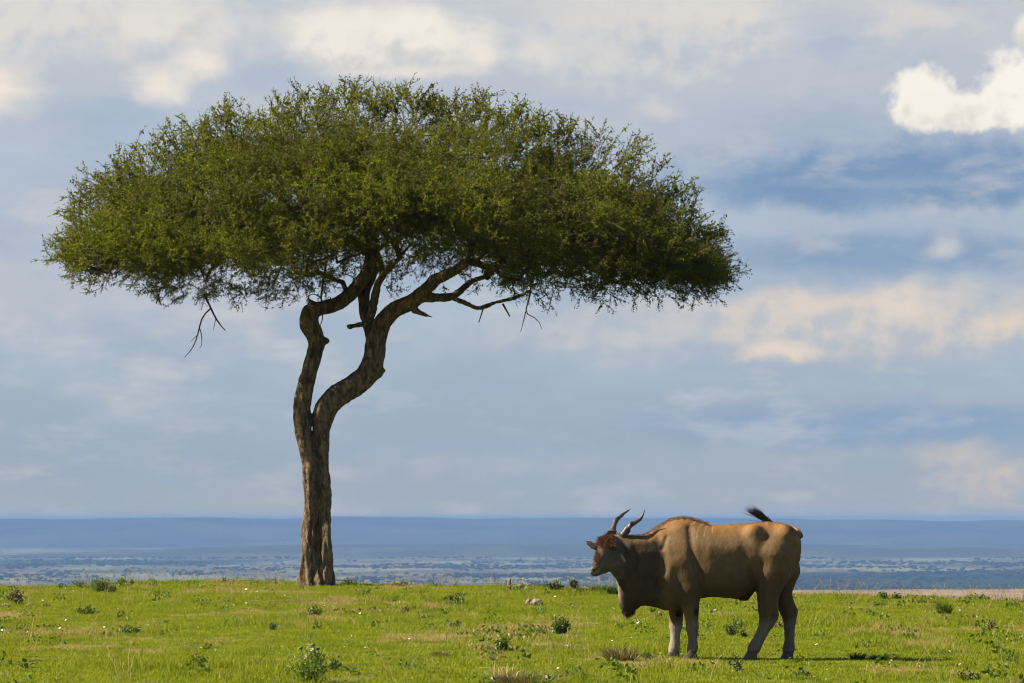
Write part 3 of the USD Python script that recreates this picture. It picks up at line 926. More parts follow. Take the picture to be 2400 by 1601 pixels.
class Inflated:
    """A traced outline given roundness: half width w(x, z) and edge radius R."""

    def __init__(self, poly, R, width, blur=0.03, step=0.008):
        self.lo = poly.min(0) - 0.25; self.hi = poly.max(0) + 0.25
        self.step, self.R = step, R
        d = outline_distance(poly, self.lo, self.hi, step, blur)
        gx, gz = np.meshgrid(self.lo[0] + np.arange(d.shape[0]) * step, self.lo[1] + np.arange(d.shape[1]) * step, indexing='ij')
        self.d, self.w = d, width(gx, gz)

    def __call__(self, a, b, z):
        """Signed distance at along a, sideways b, up z (same shapes)."""
        ia, iz = (a - self.lo[0]) / self.step, (z - self.lo[1]) / self.step
        a_, z_ = np.broadcast_arrays(ia, iz)
        d = ndimage.map_coordinates(self.d, [a_, z_], order=1, mode='nearest')
        w = ndimage.map_coordinates(self.w, [a_, z_], order=1, mode='nearest')
        q = np.hypot(np.maximum(self.R - d, 0), np.abs(b) * self.R / w) - self.R
        return (q * np.minimum(1, w / self.R) ** 0.5).astype(np.float32)


HEAD_YAW = math.radians(40)
hx0, hz0 = ex(430, 440)
HEAD_Y = -0.13
HF = np.array([-math.cos(HEAD_YAW), -math.sin(HEAD_YAW)])          # the way the face points, level
HL = np.array([math.sin(HEAD_YAW), -math.cos(HEAD_YAW)])           # towards the near side of the head


def hp(cx, cy, b):
    """A place on the head seen at (cx, cy), b metres towards its near side from the middle plane."""
    x, z = ex(cx, cy)
    a = ((x - hx0) - b * HL[0]) / HF[0]
    return np.array([hx0 + a * HF[0] + b * HL[0], HEAD_Y + a * HF[1] + b * HL[1], z])


def head_a(pts):
    q = epoly(pts)
    return np.stack([(q[:, 0] - hx0) / HF[0], q[:, 1]], 1)          # along the face, up


def ramp1(x, xs, ys):
    return np.interp(x, xs, ys)


def build_eland():
    f = Field((-1.62, -0.72, -0.06), (1.2, 0.58, 1.72), 0.0125)
    cxs = lambda gx: (gx + EL_BASE[0]) / EL_Y * FPX                 # not used for shape, kept level
    torso = epoly([(690, 415), (730, 352), (780, 300), (830, 262), (890, 229), (950, 211), (1010, 205), (1080, 210), (1140, 227), (1200, 252), (1260, 271), (1330, 277), (1400, 275), (1500, 267), (1600, 259), (1700, 250), (1800, 244), (1880, 249), (1950, 265), (2010, 289), (2060, 320), (2092, 365), (2107, 430), (2110, 510), (2100, 585), (2070, 670), (2015, 760), (1940, 830), (1860, 870), (1760, 885), (1690, 885), (1640, 900), (1590, 922), (1530, 943), (1460, 948), (1400, 946), (1300, 937), (1200, 948), (1160, 955), (1100, 985), (1020, 1032), (950, 1066), (905, 1060), (850, 1042), (800, 1022), (740, 1006), (690, 1000), (650, 930), (630, 800), (640, 620), (660, 480)])
    X = np.array([ex(c, 500)[0] for c in (640, 800, 1000, 1250, 1500, 1700, 1900, 2110)])
    wt = [0.20, 0.26, 0.30, 0.355, 0.335, 0.28, 0.285, 0.20]
    zt, zb = ex(0, 206)[1], ex(0, 950)[1]

    def w_torso(gx, gz):
        return ramp1(gx, X, wt) * (1 - 0.28 * smoothstep(gz, zb + 0.62 * (zt - zb), zt))
    T = Inflated(torso, 0.36, w_torso, 0.045)
    neck = epoly([(470, 386), (520, 376), (580, 374), (640, 370), (690, 364), (730, 352), (800, 320), (900, 330), (960, 500), (960, 800), (900, 1000), (860, 1040), (800, 1022), (740, 1007), (690, 1006), (650, 1014), (622, 1028), (592, 1054), (562, 1086), (530, 1108), (500, 1104), (470, 1084), (446, 1044), (430, 990), (421, 930), (420, 870), (412, 815), (395, 765), (365, 725), (350, 700), (360, 640), (400, 560), (430, 450)])
    zs = [ex(0, c)[1] for c in (1085, 1020, 950, 850, 700, 520, 376)]
    xa, xb = ex(480, 0)[0], ex(900, 0)[0]

    def w_neck(gx, gz):
        return ramp1(gz, zs, [0.045, 0.065, 0.095, 0.14, 0.185, 0.185, 0.135]) * (1 + 0.55 * smoothstep(gx, xa, xb))
    N = Inflated(neck, 0.11, w_neck, 0.03)
    sl, (x, y, z) = f.window((-1.7, -0.7, 0), (1.3, 0.7, 1.8))
    f.union(sl, T(x, y, z), 0.05)
    f.union(sl, N(x, y - HEAD_Y * smoothstep(-x, -ex(850, 0)[0], -ex(470, 0)[0]), z), 0.09)

    prof = head_a([(500, 384), (440, 372), (400, 368), (350, 372), (310, 382), (275, 410), (258, 450), (246, 500), (232, 545), (214, 590), (196, 630), (182, 660), (170, 690), (166, 715), (176, 735), (198, 748), (222, 744), (262, 728), (300, 720), (340, 700), (384, 690), (440, 690), (500, 650), (540, 560), (540, 440)])
    tip, poll = head_a([(170, 710)])[0], head_a([(430, 420)])[0]
    ax = (tip - poll) / np.linalg.norm(tip - poll)

    def w_head(ga, gz):
        s_ = ((ga - poll[0]) * ax[0] + (gz - poll[1]) * ax[1]) / np.linalg.norm(tip - poll)
        return ramp1(s_, [-0.2, 0.0, 0.2, 0.36, 0.6, 0.85, 1.0], [0.10, 0.108, 0.112, 0.105, 0.068, 0.056, 0.045])
    Hh = Inflated(prof, 0.085, w_head, 0.014, 0.005)
    sl, (x, y, z) = f.window((hx0 - 0.5, -0.7, 0.85), (hx0 + 0.35, 0.3, 1.62))
    a = (x - hx0) * HF[0] + (y - HEAD_Y) * HF[1]
    b = (x - hx0) * HL[0] + (y - HEAD_Y) * HL[1]
    f.union(sl, Hh(a, b, z), 0.05)
    # brow ridges, jaw muscle, nostril pads, lips
    for sgn in (1, -1):
        f.cone(hp(352, 462, 0.1 * sgn), hp(395, 470, 0.104 * sgn), 0.022, 0.022, 0.03)
        f.cone(hp(410, 600, 0.08 * sgn), hp(360, 640, 0.07 * sgn), 0.05, 0.035, 0.05)
        f.cone(hp(185, 690, 0.03 * sgn), hp(182, 700, 0.033 * sgn), 0.02, 0.02, 0.02)
    # ears: flat leaves
    ear_f = [(*hp(225, 492, -0.115), 0.026), (*hp(190, 465, -0.13), 0.036), (*hp(155, 440, -0.14), 0.031), (*hp(117, 414, -0.15), 0.008)]
    ear_n = [(*hp(452, 490, 0.115), 0.028), (*hp(468, 530, 0.15), 0.041), (*hp(478, 575, 0.17), 0.034), (*hp(488, 612, 0.175), 0.009)]
    f.chain(ear_f, 0.02, (1, 2.2, 1)); f.chain(ear_n, 0.02, (1, 2.2, 1))
    # horn cores
    for sgn, c in ((-1, (372, 352)), (1, (462, 372))):
        f.cone(hp(c[0], c[1] + 30, 0.06 * sgn), hp(*c, 0.065 * sgn), 0.05, 0.04, 0.04)

    fl = (1, 1.12, 1)
    f.chain([e3(1060, 560, 120, -0.20), e3(1075, 700, 112, -0.20), e3(1082, 840, 92, -0.19), e3(1080, 950, 77, -0.17), e3(1089, 1050, 62, -0.16), e3(1095, 1120, 50, -0.155), e3(1102, 1185, 43, -0.15), e3(1101, 1225, 43, -0.15), e3(1104, 1285, 31, -0.15), e3(1106, 1350, 30, -0.15), e3(1103, 1405, 37, -0.15), e3(1090, 1445, 34, -0.155)], 0.06, fl)
    f.chain([e3(1000, 800, 92, 0.17), e3(985, 950, 76, 0.165), e3(964, 1080, 57, 0.16), e3(962, 1165, 52, 0.155), e3(961, 1222, 47, 0.15), e3(956, 1300, 33, 0.15), e3(954, 1365, 32, 0.15), e3(947, 1415, 40, 0.15), e3(935, 1450, 36, 0.15)], 0.06, fl)
    f.chain([e3(1850, 560, 190, -0.16), e3(1835, 700, 150, -0.17), e3(1800, 840, 110, -0.165), e3(1790, 950, 86, -0.16), e3(1791, 1050, 76, -0.155), e3(1795, 1120, 66, -0.15), e3(1770, 1190, 50, -0.15), e3(1735, 1270, 42, -0.15), e3(1700, 1340, 42, -0.15), e3(1668, 1400, 47, -0.15), e3(1645, 1445, 42, -0.15)], 0.06, fl)
    f.chain([e3(1800, 960, 60, -0.155), e3(1835, 1060, 36, -0.15), e3(1852, 1110, 24, -0.15), e3(1820, 1180, 24, -0.15)], 0.05)
    f.chain([e3(1960, 560, 140, 0.15), e3(1990, 700, 108, 0.16), e3(1962, 820, 84, 0.165), e3(1946, 905, 70, 0.165), e3(1955, 985, 63, 0.16), e3(1985, 1050, 60, 0.16), e3(2006, 1100, 53, 0.16), e3(2010, 1160, 44, 0.16), e3(2010, 1230, 38, 0.16), e3(2011, 1300, 35, 0.16), e3(2008, 1380, 38, 0.16), e3(2000, 1430, 42, 0.16), e3(1992, 1458, 38, 0.16)], 0.06, fl)
    f.chain([e3(2000, 960, 40, 0.16), e3(2045, 1060, 24, 0.16), e3(2052, 1090, 18, 0.16), e3(2030, 1170, 18, 0.16)], 0.05)
    # sheath
    f.chain([e3(1500, 925, 20, 0), e3(1570, 935, 26, 0), e3(1600, 940, 22, 0), e3(1640, 905, 20, 0)], 0.05)
    # point of hip, stifle fold, shoulder blade, upper arm
    f.cone(e3(1660, 335, 0, -0.195)[:3], e3(1700, 372, 0, -0.205)[:3], 0.055, 0.04, 0.13)
    f.cone(e3(1668, 360, 0, -0.22)[:3], e3(1672, 560, 0, -0.25)[:3], 0.045, 0.045, 0.14)
    f.cone(e3(980, 370, 0, -0.13)[:3], e3(985, 600, 0, -0.225)[:3], 0.085, 0.10, 0.10)
    f.cone(e3(1010, 640, 0, -0.21)[:3], e3(1100, 830, 0, -0.23)[:3], 0.09, 0.07, 0.10)
    f.cone(e3(1960, 360, 0, -0.14)[:3], e3(2000, 420, 0, -0.14)[:3], 0.10, 0.07, 0.10)
    m = f.mesh(5)
    v, n = np.array(m.vertices), np.array(m.vertex_normals)

    # enlarged-view coordinates of every vertex, for relief and coat
    q = v + EL_BASE
    rel = q - EYE
    fw = rel @ FWD
    ck = ((PHOTO_W / 2 + FPX * (rel @ RIGHT) / fw) - 1340) * 3.91833
    cy = ((PHOTO_H / 2 - FPX * (rel @ UP) / fw) - 1160) * 3.9175
    P2 = np.stack([ck, cy], 1)
    side = smoothstep(np.abs(n[:, 1]), 0.15, 0.6)

    def near_line(pts):
        best = np.full(len(P2), 1e9)
        for a_, b_ in zip(pts[:-1], pts[1:]):
            a_, b_ = np.array(a_, float), np.array(b_, float)
            d_ = b_ - a_
            t_ = np.clip(((P2 - a_) @ d_) / (d_ @ d_), 0, 1)
            best = np.minimum(best, np.linalg.norm(P2 - a_ - t_[:, None] * d_, axis=1))
        return best

    def groove(pts, depth, width):
        nonlocal v
        v = v - n * (depth * side * np.exp(-(near_line(pts) / width) ** 2))[:, None]

    groove([(1085, 300), (1095, 420), (1110, 540), (1140, 650), (1185, 760), (1200, 860), (1185, 930)], 0.021, 30)
    groove([(795, 400), (820, 480), (840, 580), (850, 700)], 0.026, 40)
    groove([(715, 400), (750, 470), (772, 540), (775, 600)], 0.004, 14)
    groove([(690, 400), (728, 480), (748, 560), (746, 600)], 0.002, 14)
    groove([(740, 390), (785, 460), (800, 540)], 0.004, 16)
    groove([(1760, 330), (1740, 420), (1725, 490)], 0.004, 60)
    groove([(1640, 700), (1668, 800), (1688, 880)], 0.03, 22)
    groove([(2060, 560), (2010, 680), (1930, 790), (1890, 860)], 0.014, 20)
    groove([(1990, 540), (1970, 640), (1900, 760)], 0.008, 22)
    groove([(870, 390), (850, 440), (835, 480)], 0.02, 22)
    groove([(560, 400), (600, 520), (560, 700)], 0.008, 30)
    v = v + n * (0.007 * fbm(v, 9, 3, 2) + 0.006 * fbm(v * [1.4, 1, 0.35], 16, 3, 16) * smoothstep(-np.abs(ck - 600), -330, -100) + 0.004 * fbm(v * [1, 1, 0.4], 42, 2, 6))[:, None]
    m.vertices = v

    # coat colour, with a sunlit neck rim painted in
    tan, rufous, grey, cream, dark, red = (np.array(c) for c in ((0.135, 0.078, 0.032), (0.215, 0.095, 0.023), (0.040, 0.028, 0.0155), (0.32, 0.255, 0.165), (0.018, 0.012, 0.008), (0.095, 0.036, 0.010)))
    col = np.repeat(tan[None], len(v), 0)

    def paint(c, w):
        nonlocal col
        col = col * (1 - w[:, None]) + c * w[:, None]
    nz = fbm(v, 6, 3, 12)
    topline = np.interp(ck, [480, 640, 760, 880, 1010, 1140, 1260, 1800, 2010, 2110], [376, 370, 330, 235, 206, 227, 271, 244, 290, 430])
    up = smoothstep(-(cy - topline), -170, -5) * smoothstep(ck, 560, 760)
    paint(rufous, 0.85 * up)
    paint(grey, smoothstep(-ck, -900, -760) * smoothstep(cy, 380, 470) * 0.85 * (cy < 1110) * smoothstep(ck, 380, 470))
    paint(grey, smoothstep(cy, 560, 900) * 0.45 * smoothstep(ck, 830, 980))  # greyer and darker towards the belly
    paint(np.array((0.155, 0.120, 0.090)), smoothstep(cy, 1090, 1200) * 0.85)
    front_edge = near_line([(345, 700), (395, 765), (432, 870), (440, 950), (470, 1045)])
    paint(cream, np.exp(-(front_edge / 13) ** 2) * 0.5)  # rim light down the neck front, painted into the coat
    # legs: rufous fronts of the forelegs, pale shanks, black garters, dark pasterns
    paint(rufous, (ck > 860) * smoothstep(cy, 1040, 1090) * smoothstep(-cy, -1220, -1140) * 0.75 * smoothstep(-ck, -975, -915))
    paint(np.array((0.21, 0.115, 0.05)), (ck > 1012) * smoothstep(-ck, -1125, -1085) * smoothstep(cy, 980, 1060) * smoothstep(-cy, -1420, -1340) * 0.6)
    paint(cream, ((ck < 1015) & (ck > 870)) * smoothstep(cy, 1150, 1230) * 0.75)
    for c0, c1, rx, ry in ((992, 1098, 40, 26), (1142, 1076, 20, 32)):
        paint(dark, smoothstep(-np.hypot((ck - c0) / rx, (cy - c1) / ry), -1.15, -0.8) * ((v[:, 1] > 0) if c0 < 1000 else (v[:, 1] < 0.0)))
    pastern = smoothstep(cy + 40 * nz, 1415, 1450) * (ck > 860)
    paint(np.array((0.06, 0.045, 0.032)), pastern * 0.8 * (ck > 1500))
    paint(np.array((0.07, 0.05, 0.035)), pastern * 0.75 * (ck < 1500) * smoothstep(ck - np.where(ck < 1010, 940, 1085), -5, 30))
    paint(dark, np.exp(-(np.hypot(ck - 1850, cy - 1110) / 22) ** 2) * 0.6)
    # dorsal stripe and hump crest
    crest = near_line([(840, 252), (885, 226), (1000, 206), (1130, 223), (1260, 270), (1500, 266), (1800, 243), (1900, 250), (2010, 288)])
    paint(np.array((0.06, 0.038, 0.02)), np.exp(-(crest / 9) ** 2) * 0.8)
    # white body stripes
    wob = 6 * np.sin(cy / 23.0)
    for pts in ([(1140, 228), (1128, 256), (1098, 268), (1080, 300), (1074, 350), (1080, 420)], [(1196, 262), (1168, 300), (1152, 350), (1147, 405)], [(1246, 284), (1226, 320), (1214, 380)], [(1296, 290), (1290, 350)]):
        w_ = np.exp(-(near_line(pts) / 3.6) ** 2)
        paint(np.array((0.40, 0.31, 0.20)), w_ * 0.6)
    # the head
    head = smoothstep(-ck, -500, -455) * (cy < 770)
    paint(np.array((0.110, 0.084, 0.053)), head * 0.85)
    bridge = near_line([(262, 470), (236, 560), (205, 620), (180, 665)])
    paint(np.array((0.06, 0.03, 0.012)), np.exp(-(bridge / 40) ** 2) * head * 0.9)
    paint(np.array((0.045, 0.022, 0.012)), np.exp(-(near_line([(225, 580), (200, 625), (182, 662)]) / 26) ** 2) * head)
    crown = np.exp(-(np.hypot((ck - 315) / 95, (cy - 415) / 62)) ** 4)
    paint(red, crown * 0.95)
    paint(cream, np.exp(-(np.hypot((ck - 172) / 17, (cy - 672) / 13)) ** 2) * 0.9)
    paint(dark, np.exp(-(np.hypot((ck - 192) / 22, (cy - 690) / 16)) ** 4) * 0.9)
    paint(np.array((0.30, 0.25, 0.19)), np.exp(-(near_line([(190, 730), (240, 712), (262, 705)]) / 14) ** 2) * 0.6)
    paint(dark, np.exp(-(near_line([(205, 742), (230, 726), (258, 708), (280, 688)]) / 4.5) ** 2) * 0.9)
    paint(dark, np.exp(-(np.hypot((ck - 376) / 34, (cy - 491) / 16)) ** 4) * 0.85)
    paint(np.array((0.33, 0.28, 0.22)), smoothstep(-ck, -222, -205) * (cy < 520))
    paint(cream, np.exp(-(near_line([(452, 556), (470, 578), (486, 606)]) / 9) ** 2) * (v[:, 1] < -0.08))
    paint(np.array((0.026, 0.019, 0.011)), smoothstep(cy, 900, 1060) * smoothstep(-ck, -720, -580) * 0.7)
    paint(dark, np.exp(-(near_line([(1560, 950), (1600, 950), (1650, 905), (1676, 880)]) / 26) ** 4) * 0.75)
    paint(np.array((0.05, 0.03, 0.018)), np.exp(-(near_line([(1990, 300), (2060, 335), (2100, 380)]) / 26) ** 2) * 0.8)
    col = col * np.array((0.63, 0.705, 0.78))
    col = col * (1 + 0.22 * nz[:, None] + 0.30 * fbm(v * [1, 1, 0.35], 34, 3, 4)[:, None] + 0.16 * fbm(v, 14, 3, 14)[:, None])
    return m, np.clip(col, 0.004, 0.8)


def coat_material():
    g = Graph()
    c = g.add('attribute', 'color', attribute='coat')
    p = g.add('texture_coordinate', 'object')
    n = g.noise(g.scalev(p, (60, 60, 22)), 1.0, 4, 0.7)
    c2 = g.mixc(g.mr(n, 0.3, 0.7, 0, 0.35), c, g.add('hsv', 'color', color=c, hue=0.5, saturation=1.0, value=0.6))
    b = g.add('bump', 'normal', height=n, strength=0.35, distance=0.008)
    return g.build('short_coat', surface=g.add('principled_bsdf', 'BSDF', base_color=c2, roughness=0.7, specular_ior_level=0.12, normal=b))


def plain_mat(name, color, rough=0.6, spec=0.3, noise=None):
    g = Graph()
    c = color
    if noise:
        p = g.add('texture_coordinate', 'object')
        c = g.mixc(g.mr(g.noise(p, noise, 4, 0.6), 0.35, 0.65), tuple(0.6 * x for x in color), color)
    return g.build(name, surface=g.add('principled_bsdf', 'BSDF', base_color=c, roughness=rough, specular_ior_level=spec))


COAT = coat_material()
HORN = plain_mat('horn', (0.040, 0.031, 0.023), 0.5, 0.35, 30)
HOOF = plain_mat('hoof', (0.03, 0.024, 0.019), 0.45, 0.4, 40)
EYEM = plain_mat('eye', (0.012, 0.008, 0.006), 0.12, 0.6)
HAIR_RED = plain_mat('rufous_hair', (0.075, 0.028, 0.009), 0.6, 0.25)
HAIR_DARK = plain_mat('dark_hair', (0.020, 0.015, 0.011), 0.55, 0.3)
HAIR_BROWN = plain_mat('brown_hair', (0.06, 0.034, 0.014), 0.6, 0.25)

eland = thing('eland', EL_BASE, 'large tan eland bull with spiral horns standing in the grass facing left', 'antelope')
body, coat = build_eland()
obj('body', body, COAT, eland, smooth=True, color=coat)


def horn(path, sgn):
    p = spline([(*hp(x, y, (0.062 + k * 0.02) * sgn), r / S) for k, (x, y, r) in enumerate(path)], 90)
    c, r = p[:, :3], p[:, 3]
    s = np.linspace(0, 1, 90)
    tw = s * 4.2 * np.pi * (-sgn)
    v, f = tube(c, r, 16)
    ring = v[:90 * 16].reshape(90, 16, 3)
    ang = np.arange(16) * 2 * np.pi / 16
    keel = np.exp(-((np.angle(np.exp(1j * (ang[None] - tw[:, None])))) / 0.55) ** 2) * (1 - smoothstep(s, 0.5, 0.85))[:, None]
    rings = 0.02 * np.sin(s * 70)[:, None] * (1 - smoothstep(s, 0.35, 0.7))[:, None]
    v[:90 * 16] = (c[:, None] + (ring - c[:, None]) * (0.84 + 0.42 * keel + rings)[..., None]).reshape(-1, 3)
    return v, f


obj('horn', horn([(350, 372, 42), (368, 340, 36), (382, 300, 29), (398, 258, 25), (430, 215, 21), (470, 180, 16), (512, 152, 10), (547, 131, 2)], -1), HORN, eland, smooth=True)
obj('horn', horn([(448, 388, 44), (478, 352, 39), (502, 312, 32), (535, 280, 27), (580, 252, 22), (622, 222, 18), (650, 180, 11), (664, 134, 2)], 1), HORN, eland, smooth=True)
for sgn in (1, -1):
    e = trimesh.creation.icosphere(2, 0.018)
    near_eye = hp(377, 491, 0.116)
    e.apply_translation(near_eye if sgn > 0 else near_eye - np.array([HL[0], HL[1], 0]) * 0.232)
    obj('eye', e, EYEM, eland, smooth=True)


def hoof_mesh(pts_top, pts_bot, dy):
    """Two pointed toes side by side."""
    import manifold3d as m3
    parts = []
    for k in (-1, 1):
        pts = []
        for (a, b, h) in (pts_top, pts_bot):
            xa, z = ex(a, h); xb, _ = ex(b, h)
            wide = 0.030
            for t_, w_ in ((0.0, 0.35), (0.3, 0.9), (0.8, 1.0), (1.0, 0.6)):
                x_ = xa + (xb - xa) * t_
                pts += [(x_, dy + k * 0.031 - wide * w_, z), (x_, dy + k * 0.031 + wide * w_, z)]
        h_ = trimesh.convex.convex_hull(np.array(pts))
        parts.append((np.array(h_.vertices), np.array(h_.faces)))
    return join(parts)


for top, bot, dy in (((1052, 1138, 1448), (1008, 1145, 1500), -0.155), ((905, 990, 1445), (880, 994, 1492), 0.15), ((1600, 1690, 1440), (1556, 1690, 1508), -0.15), ((1950, 2040, 1455), (1922, 2046, 1514), 0.16)):
    obj('hoof', hoof_mesh(top, bot, dy), HOOF, eland, smooth=25)


def hair(name, roots, dirs, lengths, width, mat, seed, droop=0.3, wave=0.15, parent=eland):
    r = np.random.default_rng(seed)
    k = 5
    s = np.linspace(0, 1, k)
    d = dirs / np.linalg.norm(dirs, axis=1, keepdims=True)
    p = roots[:, None] + d[:, None] * (lengths[:, None] * s)[..., None]
    p = p + r.normal(0, 1, (len(roots), 1, 3)) * (wave * lengths[:, None] * s ** 1.5)[..., None]
    p[..., 2] -= droop * lengths[:, None] * s ** 2
    c = UsdGeom.BasisCurves.Define(stage, numbered(f'{parent.GetPath()}/{name}'))
    c.CreateTypeAttr('linear')
    c.CreateCurveVertexCountsAttr(Vt.IntArray.FromNumpy(np.full(len(roots), k, np.int32)))
    c.CreatePointsAttr(Vt.Vec3fArray.FromNumpy(p.reshape(-1, 3).astype(np.float32)))
    c.CreateWidthsAttr(Vt.FloatArray.FromNumpy(np.tile(np.linspace(width, width * 0.25, k), len(roots)).astype(np.float32)))
    c.SetWidthsInterpolation('vertex')
    UsdShade.MaterialBindingAPI.Apply(c.GetPrim()).Bind(mat)
    return c


bv, bn = np.array(body.vertices), np.array(body.vertex_normals)
brel = bv + EL_BASE - EYE
bck = ((PHOTO_W / 2 + FPX * (brel @ RIGHT) / (brel @ FWD)) - 1340) * 3.91833
bcy = ((PHOTO_H / 2 - FPX * (brel @ UP) / (brel @ FWD)) - 1160) * 3.9175


def pick(mask, n, seed):
    i = np.flatnonzero(mask)
    r = np.random.default_rng(seed)
    return r.choice(i, n)


rh = np.random.default_rng(77)
fw3 = np.array([HF[0], HF[1], 0])
i = pick((np.hypot((bck - 315) / 95, (bcy - 415) / 62) < 1) & (bn @ fw3 > -0.35), 1500, 1)
hair('forehead_tuft', bv[i], bn[i] * 0.8 + fw3 * 0.6 + rh.normal(0, 0.35, (len(i), 3)) + [0, 0, 0.1], rh.uniform(0.025, 0.055, len(i)), 0.005, HAIR_RED, 2, 0.5, 0.3)
i = pick((np.hypot((bck - 232) / 22, (bcy - 560) / 60) < 1) & (bn @ fw3 > 0.1), 500, 3)
hair('nose_tuft', bv[i], bn[i] + rh.normal(0, 0.3, (len(i), 3)) - [0, 0, 0.4], rh.uniform(0.015, 0.032, len(i)), 0.004, HAIR_RED, 4, 0.4, 0.25)
i = pick((bcy < np.interp(bck, [470, 640, 760, 880, 1010, 1140, 1260], [392, 385, 345, 250, 222, 242, 286])) & (bck > 490) & (bck < 1250) & (bn[:, 2] > 0.6), 1100, 5)
hair('mane', bv[i], bn[i] * 0.6 + [0.9, 0, 0.3] + rh.normal(0, 0.2, (len(i), 3)), rh.uniform(0.02, 0.045, len(i)), 0.004, HAIR_BROWN, 6, 0.2, 0.2)
i = pick((bck > 460) & (bck < 590) & (bcy > 1060) & (bcy < 1120), 500, 7)
hair('dewlap_fringe', bv[i] - bn[i] * 0.01, bn[i] * 0.5 + [0, 0, -1.0] + rh.normal(0, 0.25, (len(i), 3)), rh.uniform(0.012, 0.035, len(i)), 0.005, plain_mat('dewlap_hair', (0.032, 0.023, 0.014), 0.7, 0.15), 8, 0.3, 0.2)
TAIL = [e3(2050, 335, 36, 0.02), e3(2100, 375, 30, 0.05), e3(2095, 345, 24, 0.12), e3(2040, 300, 20, 0.2), e3(1950, 285, 17, 0.26), e3(1870, 272, 15, 0.27), e3(1805, 246, 15, 0.26), e3(1775, 222, 14, 0.25)]
tl = spline(TAIL, 40)
obj('tail', tube(tl[:, :3], tl[:, 3], 10), plain_mat('tail_hide', (0.13, 0.075, 0.035), 0.7, 0.2, 25), eland, smooth=True)
nt = 420
u = rh.uniform(0, 1, nt)
seg = spline(TAIL[-3:], 20)[:, :3]
root = seg[(u * 19).astype(int)] + rh.normal(0, 0.010, (nt, 3))
aim = np.array([ex(x, y) for x, y in zip(*(lambda k: (1602 + 165 * k + rh.normal(0, 14, nt), 128 - 24 * np.sin(k * 5.5) + 45 * rh.uniform(0, 1, nt) ** 2))(rh.uniform(0, 1, nt)))])
keep = aim[:, 1]
tgt = np.stack([aim[:, 0], 0.25 + rh.normal(0, 0.035, nt), keep], 1)
dd = tgt - root
ln = np.linalg.norm(dd, axis=1) * rh.uniform(0.55, 1.0, nt)
hair('tail_tuft', root, dd, ln, 0.0055, HAIR_DARK, 9, -0.04, 0.10)

# ------------------------------------------------------------------ grass
def blade_material(name, c1, c2, straw, straw_share, trans=0.4):
    g = Graph()
    p = g.add('geometry', 'position')
    isl = g.add('geometry', 'random_per_island')
    rnd = g.add('object_info', 'random')
    big = g.noise(g.scalev(p, (1, 0.3, 1)), 0.5, 4, 0.6)
    mid = g.noise(g.scalev(p, (1, 0.4, 1)), 2.2, 3, 0.6)
    c = g.mixc(g.mr(mid, 0.35, 0.65), c1, c2)
    dry = g.m('add', g.mr(big, 0.50, 0.78, -0.03, 0.30), g.m('multiply_add', rnd, 0.12, straw_share))
    c = g.mixc(g.mr(g.m('subtract', dry, isl), -0.02, 0.02), c, straw)
    c = g.mixc(g.m('multiply', g.mr(isl, 0.5, 1.0), 0.35), c, tuple(1.5 * x for x in c2))
    d = g.add('principled_bsdf', 'BSDF', base_color=c, roughness=0.55, specular_ior_level=0.2)
    t = g.add('translucent_bsdf', 'BSDF', color=g.add('hsv', 'color', color=c, hue=0.495, saturation=1.05, value=1.2))
    return g.build(name, surface=g.add('mix_closure', 'closure', fac=trans, closure1=d, closure2=t))


BLADE = blade_material('grass_blade', (0.108, 0.138, 0.0036), (0.150, 0.180, 0.0050), (0.23, 0.19, 0.060), -0.12)


def grass_clump(seed, n, radius, h, width):
    r = np.random.default_rng(seed)
    a = r.uniform(0, 2 * np.pi, n)
    rad = radius * np.sqrt(r.uniform(0, 1, n))
    base = np.stack([rad * np.cos(a), rad * np.sin(a), np.full(n, -0.01)], 1)
    lean = r.normal(0, 0.42, (n, 2))
    H = h * r.uniform(0.45, 1.25, n)
    yaw = r.uniform(0, 2 * np.pi, n)
    w = np.stack([np.cos(yaw), np.sin(yaw), 0 * yaw], 1) * (width * r.uniform(0.7, 1.3, n) / 2)[:, None]
    mid = base + np.stack([lean[:, 0] * H * 0.35, lean[:, 1] * H * 0.35, H * 0.6], 1)
    tip = base + np.stack([lean[:, 0] * H * 1.1, lean[:, 1] * H * 1.1, H * r.uniform(0.8, 1.0, n)], 1)
    v = np.stack([base - w, base + w, mid + w * 0.75, mid - w * 0.75, tip], 1).reshape(-1, 3)
    i = np.arange(n)[:, None] * 5
    f = np.concatenate([i + [0, 1, 2], i + [0, 2, 3], i + [3, 2, 4]], 1).reshape(-1, 3)
    return v, f


STRAW_TURF = blade_material('straw_blade', (0.115, 0.110, 0.018), (0.155, 0.140, 0.028), (0.22, 0.18, 0.06), 0.15, 0.3)
gp = [[('blade', grass_clump(300 + k, 70, 0.20, h, 0.0075), BLADE)] for k, h in enumerate((0.028, 0.034, 0.040, 0.047, 0.031, 0.095))]
rg = np.random.default_rng(33)
def leafy(seed, n, w, h, leaf):
    r = np.random.default_rng(seed)
    c = r.normal(0, 1, (n, 3)) * [w, w, h * 0.4] + [0, 0, h * 0.6]
    c[:, 2] = np.abs(c[:, 2])
    return leaf_quads(c, r.normal(0, 1, (n, 3)) + [0, 0, 0.5], r.normal(0, 1, (n, 3)) + [0, 0, 1.0], leaf * r.uniform(0.6, 1.3, n), leaf * 0.5)


